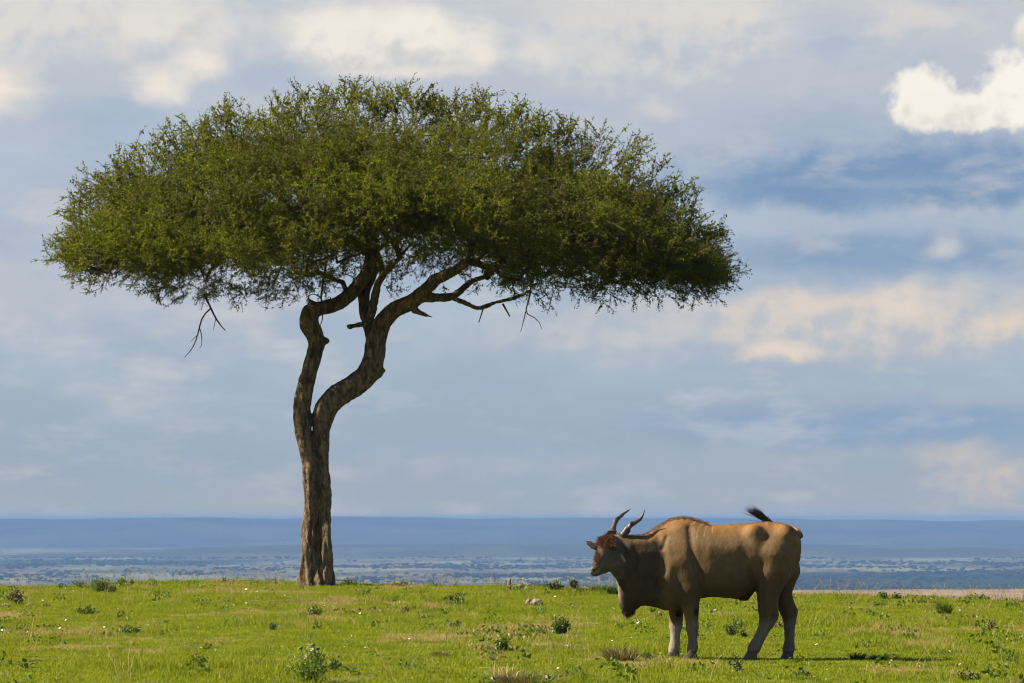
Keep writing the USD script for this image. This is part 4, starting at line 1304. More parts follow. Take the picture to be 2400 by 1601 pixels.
WEED_GREEN = leaf_material('turf_weed', (0.045, 0.075, 0.006), (0.075, 0.115, 0.008), (0.12, 0.16, 0.02), 0.35)
WEED_DRY = leaf_material('turf_litter', (0.075, 0.058, 0.017), (0.105, 0.085, 0.026), (0.17, 0.13, 0.05), 0.2)
def wisp(seed):
    r = np.random.default_rng(seed)
    out = []
    for _ in range(3):
        a = r.normal(0, 0.06, 2)
        h = r.uniform(0.18, 0.38)
        ln = spline([(a[0], a[1], -0.01), (a[0] * 1.6, a[1] * 1.6, h * 0.6), (a[0] * 3 + 0.03, a[1] * 3, h)], 6)
        out.append(tube(ln, np.linspace(0.0028, 0.0016, 6), 3))
        c = ln[-1] - (ln[-1] - ln[-2]) * r.uniform(0, 1, 10)[:, None]
        out.append(leaf_quads(c, (ln[-1] - ln[-2]) + r.normal(0, 0.03, (10, 3)), r.normal(0, 1, (10, 3)), 0.022, 0.007))
    return join(out)


gp += [[('weed', leafy(410, 40, 0.09, 0.07, 0.05), WEED_GREEN)], [('weed', leafy(411, 26, 0.06, 0.10, 0.06), WEED_GREEN)], [('litter', leafy(412, 46, 0.13, 0.025, 0.06), WEED_DRY)], [('dry_blades', grass_clump(413, 60, 0.16, 0.08, 0.007), STRAW_TURF)], [('seed_stalk', wisp(414), STRAW_TURF)], [('seed_stalk', wisp(415), STRAW_TURF)]]
N = 60000
gy = np.sqrt(rg.uniform(30.5 ** 2, 92 ** 2, N))
gpx = rg.uniform(-260, 2660, N)
gx = (gpx - 1200) / FPX * gy
crest_d = crest_at(gpx)
ok = gy < crest_d + 3.5
gx, gy, gpx, crest_d = gx[ok], gy[ok], gpx[ok], crest_d[ok]
pn = np.stack([gx, gy, 0 * gx], 1)
tall = fbm(pn * [0.6, 0.25, 1], 1.0, 3, 41)
edge = smoothstep(gy, crest_d - 3, crest_d + 0.5)
kind = rg.integers(0, 5, len(gx))
kind[(rg.uniform(0, 1, len(gx)) < 0.02 + 0.20 * edge) | ((tall > 0.2) & (rg.uniform(0, 1, len(gx)) < 0.5))] = 5
patch = fbm(pn * [0.42, 0.13, 1], 1.0, 3, 47)
roll = rg.uniform(0, 1, len(gx))
kind[(patch > 0.16) & (roll < 0.014)] = 6
kind[(patch > 0.16) & (roll > 0.99)] = 7
dryp = fbm(pn * [0.30, 0.085, 1], 1.0, 3, 53)
kind[(dryp > 0.15) & (roll > 0.10) & (roll < 0.10 + 0.06 * (dryp - 0.15))] = 8
kind[(dryp > 0.10) & (roll > 0.50) & (roll < 0.50 + 0.25 * (dryp - 0.10))] = 9
kind[(roll > 0.455) & (roll < 0.459)] = 7
kind[(roll > 0.70) & (roll < 0.7015 + 0.02 * edge)] = 10
kind[(roll > 0.80) & (roll < 0.8015 + 0.02 * edge)] = 11
scale = rg.uniform(0.75, 1.25, len(gx)) * (1 + 1.1 * np.clip(tall, -0.3, 0.5))
yaw = rg.uniform(0, 2 * np.pi, len(gx))
quat = np.stack([np.cos(yaw / 2), 0 * yaw, 0 * yaw, np.sin(yaw / 2)], 1)
near = (np.abs(gx - EL_BASE[0]) < 1.5) & (gy > EL_Y - 1.6) & (gy < EL_Y + 0.6)
kind[near & ((kind == 5) | (kind >= 8))] = 1
scale = np.where(near, scale * 0.75, scale)
s3 = np.stack([np.ones(len(gx)), np.ones(len(gx)), np.where(kind >= 10, 1.0, np.clip(scale, 0.45, 1.8))], 1)
gi = instancer('/World/grass', gp, kind, np.stack([gx, gy, ground_z(gx, gy)], 1), quat, s3)
tag(gi, 'short bright green savanna grass with straw coloured patches', 'grass', kind='stuff')

# ------------------------------------------------------------------ bushes, weeds, flowers, stones
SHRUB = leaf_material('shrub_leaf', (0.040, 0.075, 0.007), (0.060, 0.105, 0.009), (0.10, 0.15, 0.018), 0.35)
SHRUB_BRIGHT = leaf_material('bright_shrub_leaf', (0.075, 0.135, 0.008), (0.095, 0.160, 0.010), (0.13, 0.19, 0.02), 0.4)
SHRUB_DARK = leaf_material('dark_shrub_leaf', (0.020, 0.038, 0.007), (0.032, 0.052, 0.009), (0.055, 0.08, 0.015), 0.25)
SHRUB_BROWN = leaf_material('dry_weed_leaf', (0.072, 0.064, 0.022), (0.110, 0.088, 0.034), (0.20, 0.16, 0.07), 0.3)
SHRUB_GREY = leaf_material('grey_weed_leaf', (0.07, 0.085, 0.045), (0.10, 0.115, 0.06), (0.16, 0.17, 0.10), 0.25)
STRAW = blade_material('dry_stalk', (0.21, 0.165, 0.06), (0.27, 0.215, 0.085), (0.32, 0.25, 0.12), 0.3, 0.2)
STEM = plain_mat('weed_stem', (0.075, 0.062, 0.03), 0.7, 0.2)
STEM_GREEN = plain_mat('green_stem', (0.055, 0.08, 0.018), 0.6, 0.25)
PETAL = leaf_material('white_petal', (0.66, 0.62, 0.54), (0.72, 0.69, 0.62), (0.72, 0.60, 0.48), 0.25)
CREAM = leaf_material('cream_petal', (0.34, 0.32, 0.20), (0.42, 0.40, 0.27), (0.45, 0.42, 0.33), 0.25)
PETAL_PALE = leaf_material('pale_flower', (0.36, 0.36, 0.16), (0.45, 0.42, 0.22), (0.5, 0.47, 0.3), 0.3)


def bush(px, py, w, h, label, mat=None, name='bush', cat='bush', n_leaf=None, leaf=0.035, group=None, lean=0.0, flowers=0, stems=9, seed=None, narrow=0.5, flower_mat=None):
    """A small bush: w and h in photo pixels."""
    loc = on_ground(px, py)
    mp = loc[1] / FPX
    W, H = w * mp, h * mp
    r = np.random.default_rng(seed if seed is not None else int(px * 7 + py))
    t = thing(name, loc, label, cat, group)
    st, cs, al = [], [], []
    n_leaf = n_leaf or int(np.clip(900 * W * H / (leaf / 0.035) ** 2 * 4, 90, 1500))
    tips_ = []
    for k in range(stems):
        a = r.uniform(0, 2 * np.pi)
        d = math.sqrt(r.uniform(0, 1))
        top = np.array([math.cos(a) * d * W * 0.5 + lean * H, math.sin(a) * d * W * 0.45, H * r.uniform(0.6, 1.0) * (1 - narrow * d * d)])
        root = np.array([math.cos(a) * W * 0.08, math.sin(a) * W * 0.08, -0.03])
        mid = root * 0.4 + top * 0.6 + r.normal(0, 0.04, 3) * H
        ln = spline([root, mid, top], 7)
        st.append(tube(ln, np.linspace(0.006, 0.0025, 7), 4))
        tips_.append(ln)
    for _ in range(n_leaf):
        ln = tips_[r.integers(len(tips_))]
        u = r.uniform(0.12, 1.0) ** 0.75 * 6
        i = min(int(u), 5)
        c = ln[i] + (ln[i + 1] - ln[i]) * (u - i) + r.normal(0, 1, 3) * [W * 0.10, W * 0.10, H * 0.07]
        c[2] = max(c[2], 0.01)
        cs.append(c); al.append(r.normal(0, 1, 3) + [0, 0, 0.6])
    cs, al = np.array(cs), np.array(al)
    lv = leaf_quads(cs, al, r.normal(0, 1, (len(cs), 3)) + [0, 0, 0.9], leaf * r.uniform(0.7, 1.35, len(cs)), leaf * 0.55)
    tag(obj('stems', join(st), STEM, t), kind='stuff')
    tag(obj('foliage', lv, mat or SHRUB, t), kind='stuff')
    if flowers:
        fc = np.array([ln[-1] for ln in tips_])[r.integers(0, len(tips_), flowers)] + r.normal(0, 0.03, (flowers, 3))
        fv = leaf_quads(np.repeat(fc, 4, 0), r.normal(0, 1, (flowers * 4, 3)), r.normal(0, 1, (flowers * 4, 3)), 0.022, 0.016)
        tag(obj('blossom', fv, flower_mat or PETAL_PALE, t), kind='stuff')
    return t


def tuft(px, py, w, h, label, mat, name='grass_tuft', cat='grass tuft', n=140, group=None, spread=0.55):
    """A tuft of long grass fanning from its base."""
    loc = on_ground(px, py)
    mp = loc[1] / FPX
    W, H = w * mp, h * mp
    r = np.random.default_rng(int(px * 3 + py * 5))
    t = thing(name, loc, label, cat, group)
    a = r.uniform(0, 2 * np.pi, n)
    rad = np.sqrt(r.uniform(0, 1, n))
    base = np.stack([np.cos(a) * rad * W * 0.28, np.sin(a) * rad * W * 0.28, np.full(n, -0.01)], 1)
    out = np.stack([np.cos(a), np.sin(a)], 1) * (rad * spread * W * 0.5)[:, None] + r.normal(0, 0.12, (n, 2)) * W
    hh = H * r.uniform(0.45, 1.05, n)
    mid = base + np.concatenate([out * 0.45, (hh * 0.65)[:, None]], 1)
    tip = base + np.concatenate([out * 1.15, (hh * r.uniform(0.75, 1.0, n))[:, None]], 1)
    yaw = r.uniform(0, 2 * np.pi, n)
    wd = np.stack([np.cos(yaw), np.sin(yaw), 0 * yaw], 1) * (r.uniform(0.003, 0.0065, n))[:, None]
    v = np.stack([base - wd, base + wd, mid + wd * 0.8, mid - wd * 0.8, tip], 1).reshape(-1, 3)
    i = np.arange(n)[:, None] * 5
    f = np.concatenate([i + [0, 1, 2], i + [0, 2, 3], i + [3, 2, 4]], 1).reshape(-1, 3)
    tag(obj('blades', (v, f), mat, t), kind='stuff')
    return t


def broad_leaf(length, width, droop, r):
    """One wide leaf along +x with a raised rim and drooping tip, eight quads."""
    s = np.linspace(0, 1, 6)
    w = width * np.array([0.12, 0.75, 1.0, 0.85, 0.5, 0.05]) / 2
    z = 0.25 * length * s - droop * length * s ** 2
    x = length * s * 0.92
    mid = np.stack([x, 0 * s, z - 0.12 * w * 2], 1)
    lft = np.stack([x, w, z + r.normal(0, 0.004, 6)], 1)
    rgt = np.stack([x, -w, z + r.normal(0, 0.004, 6)], 1)
    v = np.vstack([lft, mid, rgt])
    f = []
    for k in range(5):
        for o in (0, 6):
            f += [(o + k, o + k + 6, o + k + 7), (o + k, o + k + 7, o + k + 1)]
    return v, np.array(f)


def broadleaf(px, py, w, h, label, n, mat, leaf=0.15, name='broadleaf_weed', extra=None):
    loc = on_ground(px, py)
    mp = loc[1] / FPX
    H, W = h * mp, w * mp
    r = np.random.default_rng(int(px + 11 * py))
    t = thing(name, loc, label, 'weed')
    top = np.array([0.02, 0, H * 0.55])
    obj('stem', tube(spline([(0, 0, -0.03), (0.01, 0, H * 0.3), top], 6), np.linspace(0.009, 0.005, 6), 5), STEM_GREEN, t, smooth=True)
    for k in range(n):
        a = k * 2.4 + r.uniform(-0.5, 0.5)
        u = 0.25 + 0.75 * k / max(n - 1, 1)
        v, f = broad_leaf(leaf * r.uniform(0.75, 1.2), leaf * 0.42 * r.uniform(0.8, 1.2), r.uniform(0.25, 0.8), r)
        reach = W * 0.12 * r.uniform(0.4, 1.2)
        p = (0, math.radians(-r.uniform(5, 45)))[1]
        ry = np.array([[math.cos(p), 0, math.sin(p)], [0, 1, 0], [-math.sin(p), 0, math.cos(p)]])
        rz = np.array([[math.cos(a), -math.sin(a), 0], [math.sin(a), math.cos(a), 0], [0, 0, 1]])
        at_ = top * u + rz @ np.array([reach, 0, 0.0])
        obj('leaf', ((v @ ry.T) @ rz.T + at_ + [0, 0, H * 0.15 * r.uniform(0, 1)], f), mat, t, smooth=True)
    return t


def petals(n, size, r, cup=0.5):
    """A ragged little flower head, about size across."""
    a = np.arange(n) * 2 * np.pi / n + r.uniform(-0.3, 0.3, n)
    al = np.stack([np.cos(a), np.sin(a), np.full(n, cup) + r.uniform(-0.3, 0.3, n)], 1)
    return leaf_quads(np.zeros((n, 3)), al, np.tile([0, 0, 1.0], (n, 1)) + r.normal(0, 0.2, (n, 3)), size * 0.55 * r.uniform(0.8, 1.2, n), size * 0.42, 0.3)


# white flowers: four prototypes, then one instance each
FLOWERS = [(170.1, 1392.7, 6), (100.4, 1416.6, 8), (359, 1417.4, 6), (276.5, 1433.6, 5), (154.8, 1462.5, 7), (137.8, 1482.9, 9), (63, 1490.6, 7), (4.3, 1488, 9), (194.8, 1477.8, 6), (243.3, 1476.1, 7), (278.2, 1487.2, 7), (269.7, 1490.6, 6), (347.9, 1472.7, 7), (153.1, 1489.7, 5),
           (577.8, 1391.9, 8), (602, 1392.7, 7), (665.4, 1403.8, 6), (576.9, 1418.3, 6), (760.7, 1426.4, 5), (768.4, 1427.1, 5), (780.3, 1425.9, 5), (658.6, 1452.3, 5), (463, 1476.6, 5), (471.5, 1527.2, 8), (784.5, 1557.8, 6), (614.4, 1598, 7),
           (946.3, 1416.6, 6), (843.4, 1442.9, 6), (958.2, 1505, 7), (807.7, 1528, 8), (855.8, 1527.2, 8), (823.8, 1498.2, 6), (1099.5, 1518.7, 6), (974.4, 1518.7, 6),
           (1301.2, 1405.5, 6), (1438.2, 1432.7, 6), (1506.3, 1428.5, 7), (1397, 1467.6, 7), (1496, 1471, 8), (1249.3, 1494, 5), (1433.4, 1507.6, 6), (1329.3, 1522.1, 8), (1340.4, 1552.7, 8), (1305.5, 1577.3, 9), (1548, 1549.3, 11), (1569.2, 1551.8, 6), (1588.8, 1551.8, 7), (1598, 1543.3, 7), (1479, 1499.9, 5),
           (1674, 1442.9, 9), (1990.5, 1436.1, 8), (1725.9, 1460.8, 6), (1911.4, 1523.8, 11), (1937.7, 1577.3, 7), (1908, 1598.6, 8), (1935.2, 1599.5, 7), (1670.6, 1556.1, 5),
           (2181.7, 1413.2, 7), (2247.6, 1440.4, 7), (2393, 1444.6, 9), (2218.6, 1447.2, 6), (2146.3, 1468.5, 5), (2029.8, 1519.5, 9), (2226.3, 1533.1, 6), (2251, 1574.8, 11), (2155.7, 1568, 6)]
rf = np.random.default_rng(8)
FSRC = [None] * 4


def where(px, py):
    side = 'far left' if px < 300 else 'left of the tree' if px < 690 else 'below the tree' if px < 800 else 'right of the tree' if px < 1100 else 'left of the antelope' if px < 1450 else 'by the antelope forelegs' if px < 1610 else 'by the antelope hind legs' if px < 1960 else 'right of the antelope' if px < 2200 else 'far right'
    row = 'near the crest' if py < 1425 else 'halfway down the turf' if py < 1500 else 'low in the picture'
    return side, row


for px_, py_, sz in FLOWERS:
    loc = on_ground(px_, py_ + 3)
    k = int(rf.integers(0, 4))
    side, row = where(px_, py_)
    same = sorted(q[0] for q in FLOWERS if where(q[0], q[1]) == (side, row))
    nth = ['leftmost', 'second from left', 'third from left', 'fourth from left', 'fifth from left', 'sixth from left', 'seventh from left', 'eighth from left', 'ninth from left', 'tenth from left', 'eleventh from left', 'twelfth from left'][same.index(px_)]
    lab = f'white flower {side}, {row}, ' + ('the only one' if len(same) == 1 else nth)
    grp = 'small white flowers in the turf'
    sc = sz * loc[1] / FPX / 0.062
    x = UsdGeom.Xform.Define(stage, numbered('/World/white_flower'))
    x.AddTranslateOp().Set(Gf.Vec3d(*map(float, loc)))
    x.AddRotateZOp().Set(float(rf.uniform(0, 360)))
    x.AddScaleOp().Set(Gf.Vec3f(float(sc)))
    tag(x, lab, 'flower', grp)
    if FSRC[k] is None:
        FSRC[k] = x.GetPath()
        r = np.random.default_rng(500 + k)
        v, f = petals(5 + k % 3, 0.055, r, 0.5)
        tip_ = np.array([0.012, 0.0, 0.075 + 0.012 * k])
        lean_ = [(-0.5, 0.2), (0.6, 0.1), (-0.2, -0.6), (0.1, 0.4)][k]
        v = v + np.outer(v[:, 0] * lean_[0] + v[:, 1] * lean_[1], [0, 0, 1]) + tip_
        obj('petals', (v, f), PETAL, x)
        obj('stem', tube(spline([(0, 0, -0.01), (0.004, 0, 0.04), tip_], 5), np.full(5, 0.0025), 4), STEM_GREEN, x)
    else:
        x.GetPrim().GetReferences().AddInternalReference(FSRC[k])
        x.GetPrim().SetInstanceable(True)


# bushes and weeds, each where the photograph has it (foot in photo pixels, width, height)
bush(722, 1600, 118, 92, 'leafy green bush with pale drooping flowers at the lower edge, left of centre', SHRUB_BRIGHT, leaf=0.026, n_leaf=1300, stems=22)
bush(757, 1580, 20, 78, 'tall thin dark sprig rising at the right of the flowering bush', SHRUB_DARK, name='sprig', cat='weed', leaf=0.028, n_leaf=110, stems=3, lean=-0.25)
bush(778, 1572, 40, 34, 'dark low weed at the right foot of the flowering bush', SHRUB_DARK, name='weed', cat='weed', leaf=0.045, n_leaf=80, stems=6)
bush(236, 1388, 52, 42, 'rounded yellow green bush on the crest at the far left', SHRUB, leaf=0.05, stems=14, n_leaf=620)
bush(262, 1390, 24, 22, 'dark bush at the right foot of the crest bush, far left', SHRUB_DARK, leaf=0.05, stems=8, n_leaf=220)
bush(192, 1380, 50, 22, 'olive clump of growth left of the crest bush, far left', SHRUB, name='clump', cat='bush', leaf=0.045, stems=12, n_leaf=260)
bush(287, 1372, 30, 24, 'small bright green bush on the crest, right of the rounded one', SHRUB_BRIGHT, leaf=0.05, stems=8, n_leaf=240)
bush(308, 1372, 14, 20, 'small reddish dry weed on the crest beside the small bright bush', SHRUB_BROWN, name='weed', cat='weed', leaf=0.04, stems=5, n_leaf=60)
bush(40, 1418, 46, 44, 'brownish ragged bush at the left edge among pinkish stones', SHRUB_BROWN, leaf=0.05, stems=12, n_leaf=260)
bush(30, 1412, 40, 30, 'green growth inside the ragged bush at the left edge', SHRUB, name='weed', cat='weed', leaf=0.05, stems=8, n_leaf=160)
bush(105, 1424, 22, 12, 'tiny dark weed beside a white flower near the left edge', SHRUB_DARK, name='weed', cat='weed', leaf=0.04, stems=4, n_leaf=50)
bush(735, 1452, 42, 42, 'bright and dark green weed standing below the tree trunk', SHRUB, name='weed', cat='weed', leaf=0.045, stems=8, n_leaf=260, narrow=0.7)
bush(712, 1448, 22, 16, 'low green weed just left of the weed below the trunk', SHRUB_BRIGHT, name='weed', cat='weed', leaf=0.045, stems=5, n_leaf=70)
bush(1065, 1420, 56, 38, 'rounded dark green bush in the turf midway between tree and antelope', SHRUB, leaf=0.045, stems=16, n_leaf=720)
bush(1312, 1488, 50, 52, 'leafy bush left of the antelope with a bright sunlit side', SHRUB, leaf=0.036, stems=16, n_leaf=760)
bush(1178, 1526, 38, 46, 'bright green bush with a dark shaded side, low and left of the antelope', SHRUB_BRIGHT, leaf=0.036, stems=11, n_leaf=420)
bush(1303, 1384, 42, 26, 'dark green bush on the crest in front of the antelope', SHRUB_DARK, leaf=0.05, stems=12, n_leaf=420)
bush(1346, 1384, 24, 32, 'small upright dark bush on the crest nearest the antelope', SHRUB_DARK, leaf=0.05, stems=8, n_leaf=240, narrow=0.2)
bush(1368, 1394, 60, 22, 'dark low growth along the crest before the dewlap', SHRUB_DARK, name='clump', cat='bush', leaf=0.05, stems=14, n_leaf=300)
bush(820, 1374, 40, 20, 'small green bush on the crest just right of the trunk', SHRUB, leaf=0.05, stems=9, n_leaf=240)
bush(860, 1392, 18, 14, 'little green weed below the crest right of the trunk', SHRUB, name='weed', cat='weed', leaf=0.045, stems=4, n_leaf=70)
bush(945, 1376, 52, 20, 'pale flowering bush on the crest, first to the right of the trunk', SHRUB_GREY, leaf=0.045, stems=10, n_leaf=200, flowers=40)
bush(1026, 1378, 34, 14, 'low olive clump on the crest between two pale bushes', SHRUB, name='clump', cat='bush', leaf=0.045, stems=8, n_leaf=140)
bush(1066, 1376, 10, 20, 'single dark upright sprig on the crest above the rounded bush', SHRUB_DARK, name='sprig', cat='weed', leaf=0.045, stems=2, n_leaf=26)
bush(1212, 1384, 72, 26, 'pale yellow flowering bush on the crest around a brown stick', SHRUB_GREY, leaf=0.045, stems=14, n_leaf=260, flowers=60)
bush(524, 1366, 12, 18, 'tiny dark weed standing on the crest left of the tree', SHRUB_DARK, name='weed', cat='weed', leaf=0.045, stems=3, n_leaf=40)
bush(648, 1372, 14, 20, 'thin dark weed on the crest just left of the trunk', SHRUB_DARK, name='weed', cat='weed', leaf=0.04, stems=4, n_leaf=40)
bush(1066, 1474, 30, 26, 'grey green weed topped by a white flower, midway in the turf', SHRUB_GREY, name='weed', cat='weed', leaf=0.05, stems=6, n_leaf=70)
bush(945, 1440, 30, 26, 'sparse brown weed in the turf right of the tree', SHRUB_BROWN, name='weed', cat='weed', leaf=0.05, stems=6, n_leaf=44)
bush(1716, 1490, 34, 44, 'dark bushy weed behind the forelegs of the antelope', SHRUB, leaf=0.034, stems=9, n_leaf=300)
bush(1735, 1478, 14, 44, 'thin olive weed with seed heads beside the dark bushy weed', SHRUB_GREY, name='weed', cat='weed', leaf=0.026, stems=4, n_leaf=90)
bush(1740, 1494, 26, 18, 'low dark weed between the legs of the antelope', SHRUB_DARK, name='weed', cat='weed', leaf=0.036, stems=5, n_leaf=90)
bush(1830, 1474, 28, 24, 'reddish dry weed between the hind legs of the antelope', SHRUB_BROWN, name='weed', cat='weed', leaf=0.036, stems=6, n_leaf=70)
bush(1738, 1578, 34, 56, 'leaning dark weed with small grey leaves before the hind hoof', SHRUB_DARK, name='weed', cat='weed', leaf=0.024, stems=6, n_leaf=230, lean=-0.4)
bush(1925, 1464, 52, 18, 'sparse dull green weed in the turf just behind the hind hooves', SHRUB_GREY, name='weed', cat='weed', leaf=0.036, stems=8, n_leaf=90)
bush(2320, 1476, 24, 28, 'small brown and green weed standing alone at the far right', SHRUB_BROWN, name='weed', cat='weed', leaf=0.04, stems=5, n_leaf=80)
bush(2372, 1552, 44, 30, 'spiky green weed with upright stems near the right edge', SHRUB, name='weed', cat='weed', leaf=0.034, stems=8, n_leaf=120)
bush(2272, 1596, 62, 30, 'thin leaved dark weed at the lower edge on the right', SHRUB_DARK, name='weed', cat='weed', leaf=0.04, stems=9, n_leaf=90)
bush(2336, 1592, 40, 10, 'flat brown green weed near the lower right corner', SHRUB_DARK, name='weed', cat='weed', leaf=0.045, stems=6, n_leaf=40)
bush(2306, 1411, 28, 16, 'dark bush on the crest at the right edge of the picture', SHRUB_DARK, leaf=0.045, stems=9, n_leaf=260)
bush(2276, 1410, 36, 20, 'bright yellow green bush on the right crest beside the dark one', SHRUB_BRIGHT, leaf=0.045, stems=10, n_leaf=300)
bush(2150, 1406, 60, 14, 'low dark growth on the right crest under the tall bent stalk', SHRUB_DARK, name='clump', cat='bush', leaf=0.045, stems=12, n_leaf=260)
bush(2066, 1405, 34, 20, 'green bush on the right crest, nearest the antelope', SHRUB, leaf=0.045, stems=10, n_leaf=280)
bush(2102, 1405, 26, 16, 'rounded bush second along the right crest from the antelope', SHRUB, leaf=0.045, stems=9, n_leaf=220)
bush(2186, 1407, 34, 14, 'pale green bush in the middle of the right crest', SHRUB_GREY, leaf=0.045, stems=8, n_leaf=180)
bush(205, 1440, 56, 20, 'dark olive patch of low growth in the turf at the far left', SHRUB, name='clump', cat='bush', leaf=0.05, stems=12, n_leaf=220)
bush(300, 1486, 66, 22, 'yellowish low bush with a dark foot beside two white flowers', SHRUB, name='clump', cat='bush', leaf=0.045, stems=12, n_leaf=240)
bush(465, 1566, 46, 36, 'green clump below two bent straw stalks, lower left', SHRUB, name='clump', cat='bush', leaf=0.036, stems=10, n_leaf=220)
bush(820, 1438, 26, 10, 'small dark brown patch of dead growth right of the trunk', SHRUB_BROWN, name='dead_clump', cat='weed', leaf=0.04, stems=6, n_leaf=70)
bush(1455, 1474, 26, 22, 'bright green weed beside the dewlap of the antelope, in the turf', SHRUB_BRIGHT, name='weed', cat='weed', leaf=0.038, stems=5, n_leaf=70)
bush(1545, 1456, 34, 26, 'sparse brown weed in front of the far foreleg', SHRUB_BROWN, name='weed', cat='weed', leaf=0.04, stems=6, n_leaf=60)
bush(1512, 1544, 50, 14, 'flat green weed left of the front hooves', SHRUB, name='weed', cat='weed', leaf=0.036, stems=8, n_leaf=110)
bush(640, 1478, 22, 26, 'small dark star shaped weed in the turf left below the tree', SHRUB_DARK, name='weed', cat='weed', leaf=0.06, stems=4, n_leaf=24)
bush(745, 1478, 22, 26, 'small dark weed in the turf straight below the trunk', SHRUB_DARK, name='weed', cat='weed', leaf=0.05, stems=4, n_leaf=36)
bush(2130, 1507, 26, 26, 'dark green tuft standing alone right of the shadow of the antelope', SHRUB_DARK, name='tuft', cat='grass tuft', leaf=0.06, stems=6, n_leaf=60)
broadleaf(58, 1578, 78, 40, 'dark broad leaved weed with curled leaves in the lower left corner', 9, SHRUB_DARK, 0.13)
broadleaf(601, 1568, 46, 34, 'small broad leaved dark weed in the turf left of the flowering bush', 6, SHRUB_DARK, 0.12)
broadleaf(1656, 1476, 44, 32, 'broad leaved weed right behind the near foreleg', 7, SHRUB_DARK, 0.12)
broadleaf(820, 1582, 52, 24, 'arching dark leaved weed right of the flowering bush at the lower edge', 6, SHRUB_DARK, 0.13)
broadleaf(8, 1462, 26, 24, 'broad dark leaves cut off by the left edge', 4, SHRUB_DARK, 0.14)
broadleaf(372, 1466, 50, 14, 'low arching dark leaves in the turf left of the tree', 4, SHRUB_DARK, 0.15)
broadleaf(1780, 1592, 40, 22, 'bright broad leaf weed at the lower edge under the hind hooves', 4, SHRUB_BRIGHT, 0.12)
broadleaf(1866, 1586, 34, 14, 'small flat leaved weed at the lower edge right of the bright broad leaf', 4, SHRUB_DARK, 0.10)
broadleaf(1155, 1556, 64, 26, 'brown wilted broad leaves among bent stalks, low centre', 6, SHRUB_BROWN, 0.13)
tuft(1455, 1550, 104, 46, 'brown dry grass tuft in the turf before the antelope', SHRUB_BROWN, n=230, spread=0.8)
tuft(1235, 1606, 180, 40, 'wide reddish brown dry tuft at the lower edge of the picture', SHRUB_BROWN, n=420, spread=0.8)
tuft(1180, 1604, 90, 62, 'straw coloured fan of dry grass at the lower edge beside the brown tuft', STRAW, n=50)
tuft(2212, 1440, 50, 40, 'dark green tuft with a shaded side right of the antelope', SHRUB, n=260)
tuft(2372, 1424, 40, 16, 'dark low tuft near the right edge below the crest', SHRUB_DARK, n=150)
tuft(2062, 1422, 34, 14, 'small dark tuft below the crest behind the antelope', SHRUB_DARK, n=110)
tuft(1032, 1538, 60, 18, 'olive brown tuft in the turf, low centre', SHRUB_BROWN, n=140)
tuft(2010, 1546, 50, 22, 'dark tuft of grass in the strip right of the hind hooves', SHRUB_DARK, n=130)
tuft(2058, 1548, 56, 20, 'second dark tuft of grass right of the hind hooves', SHRUB_DARK, n=130)
tuft(1410, 1394, 70, 32, 'long dark grass along the crest in front of the dewlap', SHRUB, n=420)
tuft(1440, 1396, 50, 30, 'long olive grass on the crest touching the dewlap of the antelope', SHRUB_DARK, n=260)

# the big drooping flowers on the bush at the lower edge
for k, (px_, py_, ln_, ang, mat_) in enumerate(((722, 1514, 20, 0.15, CREAM), (732, 1523, 21, 0.25, CREAM), (722, 1530, 9, 0.6, CREAM), (718, 1537, 15, 0.2, CREAM), (699, 1521, 8, -0.9, CREAM))):
    base = on_ground(722, 1600)
    mp = base[1] / FPX
    q = at_depth(px_, py_, base[1] - 0.05 + 0.03 * k)
    lab = ['topmost large cream flower above the bush at the lower edge', 'large cream flower with a green bud on the bush at the lower edge', 'small upright cream flower in the middle of the bush top', 'lowest cream flower lying on the bush at the lower edge', 'white flower left of the cream flowers of the bush'][k]
    t = thing('large_flower', (q[0], q[1], q[2]), lab, 'flower')
    r = np.random.default_rng(900 + k)
    L = ln_ * mp
    n = 5
    al = np.stack([-np.cos(ang + r.uniform(-0.35, 0.35, n)), r.uniform(-0.35, 0.35, n), -0.35 + np.sin(r.uniform(-0.3, 0.6, n))], 1)
    for a in range(n):
        obj('petal', leaf_quads(np.array([[L * 0.5, 0, 0.01]]), al[a:a + 1], np.array([[0, r.normal(0, 0.5), 1.0]]), L * r.uniform(0.8, 1.05), L * 0.3), mat_, t)
    obj('bud', trimesh.creation.icosphere(1, 0.016).apply_transform(np.diag([1.4, 1, 1, 1.0])).apply_translation([L * 0.5 + 0.008, 0, 0.01]), STEM_GREEN, t, smooth=True)
    zg = float(ground_z(q[0], q[1])) - q[2]
    obj('stem', tube(spline([(L * 0.5 + 0.012, 0, 0.005), (L * 0.5 + 0.03, 0.01, zg * 0.4), (0.02, 0.0, zg)], 8), np.full(8, 0.0045), 4), STEM_GREEN, t, smooth=True)

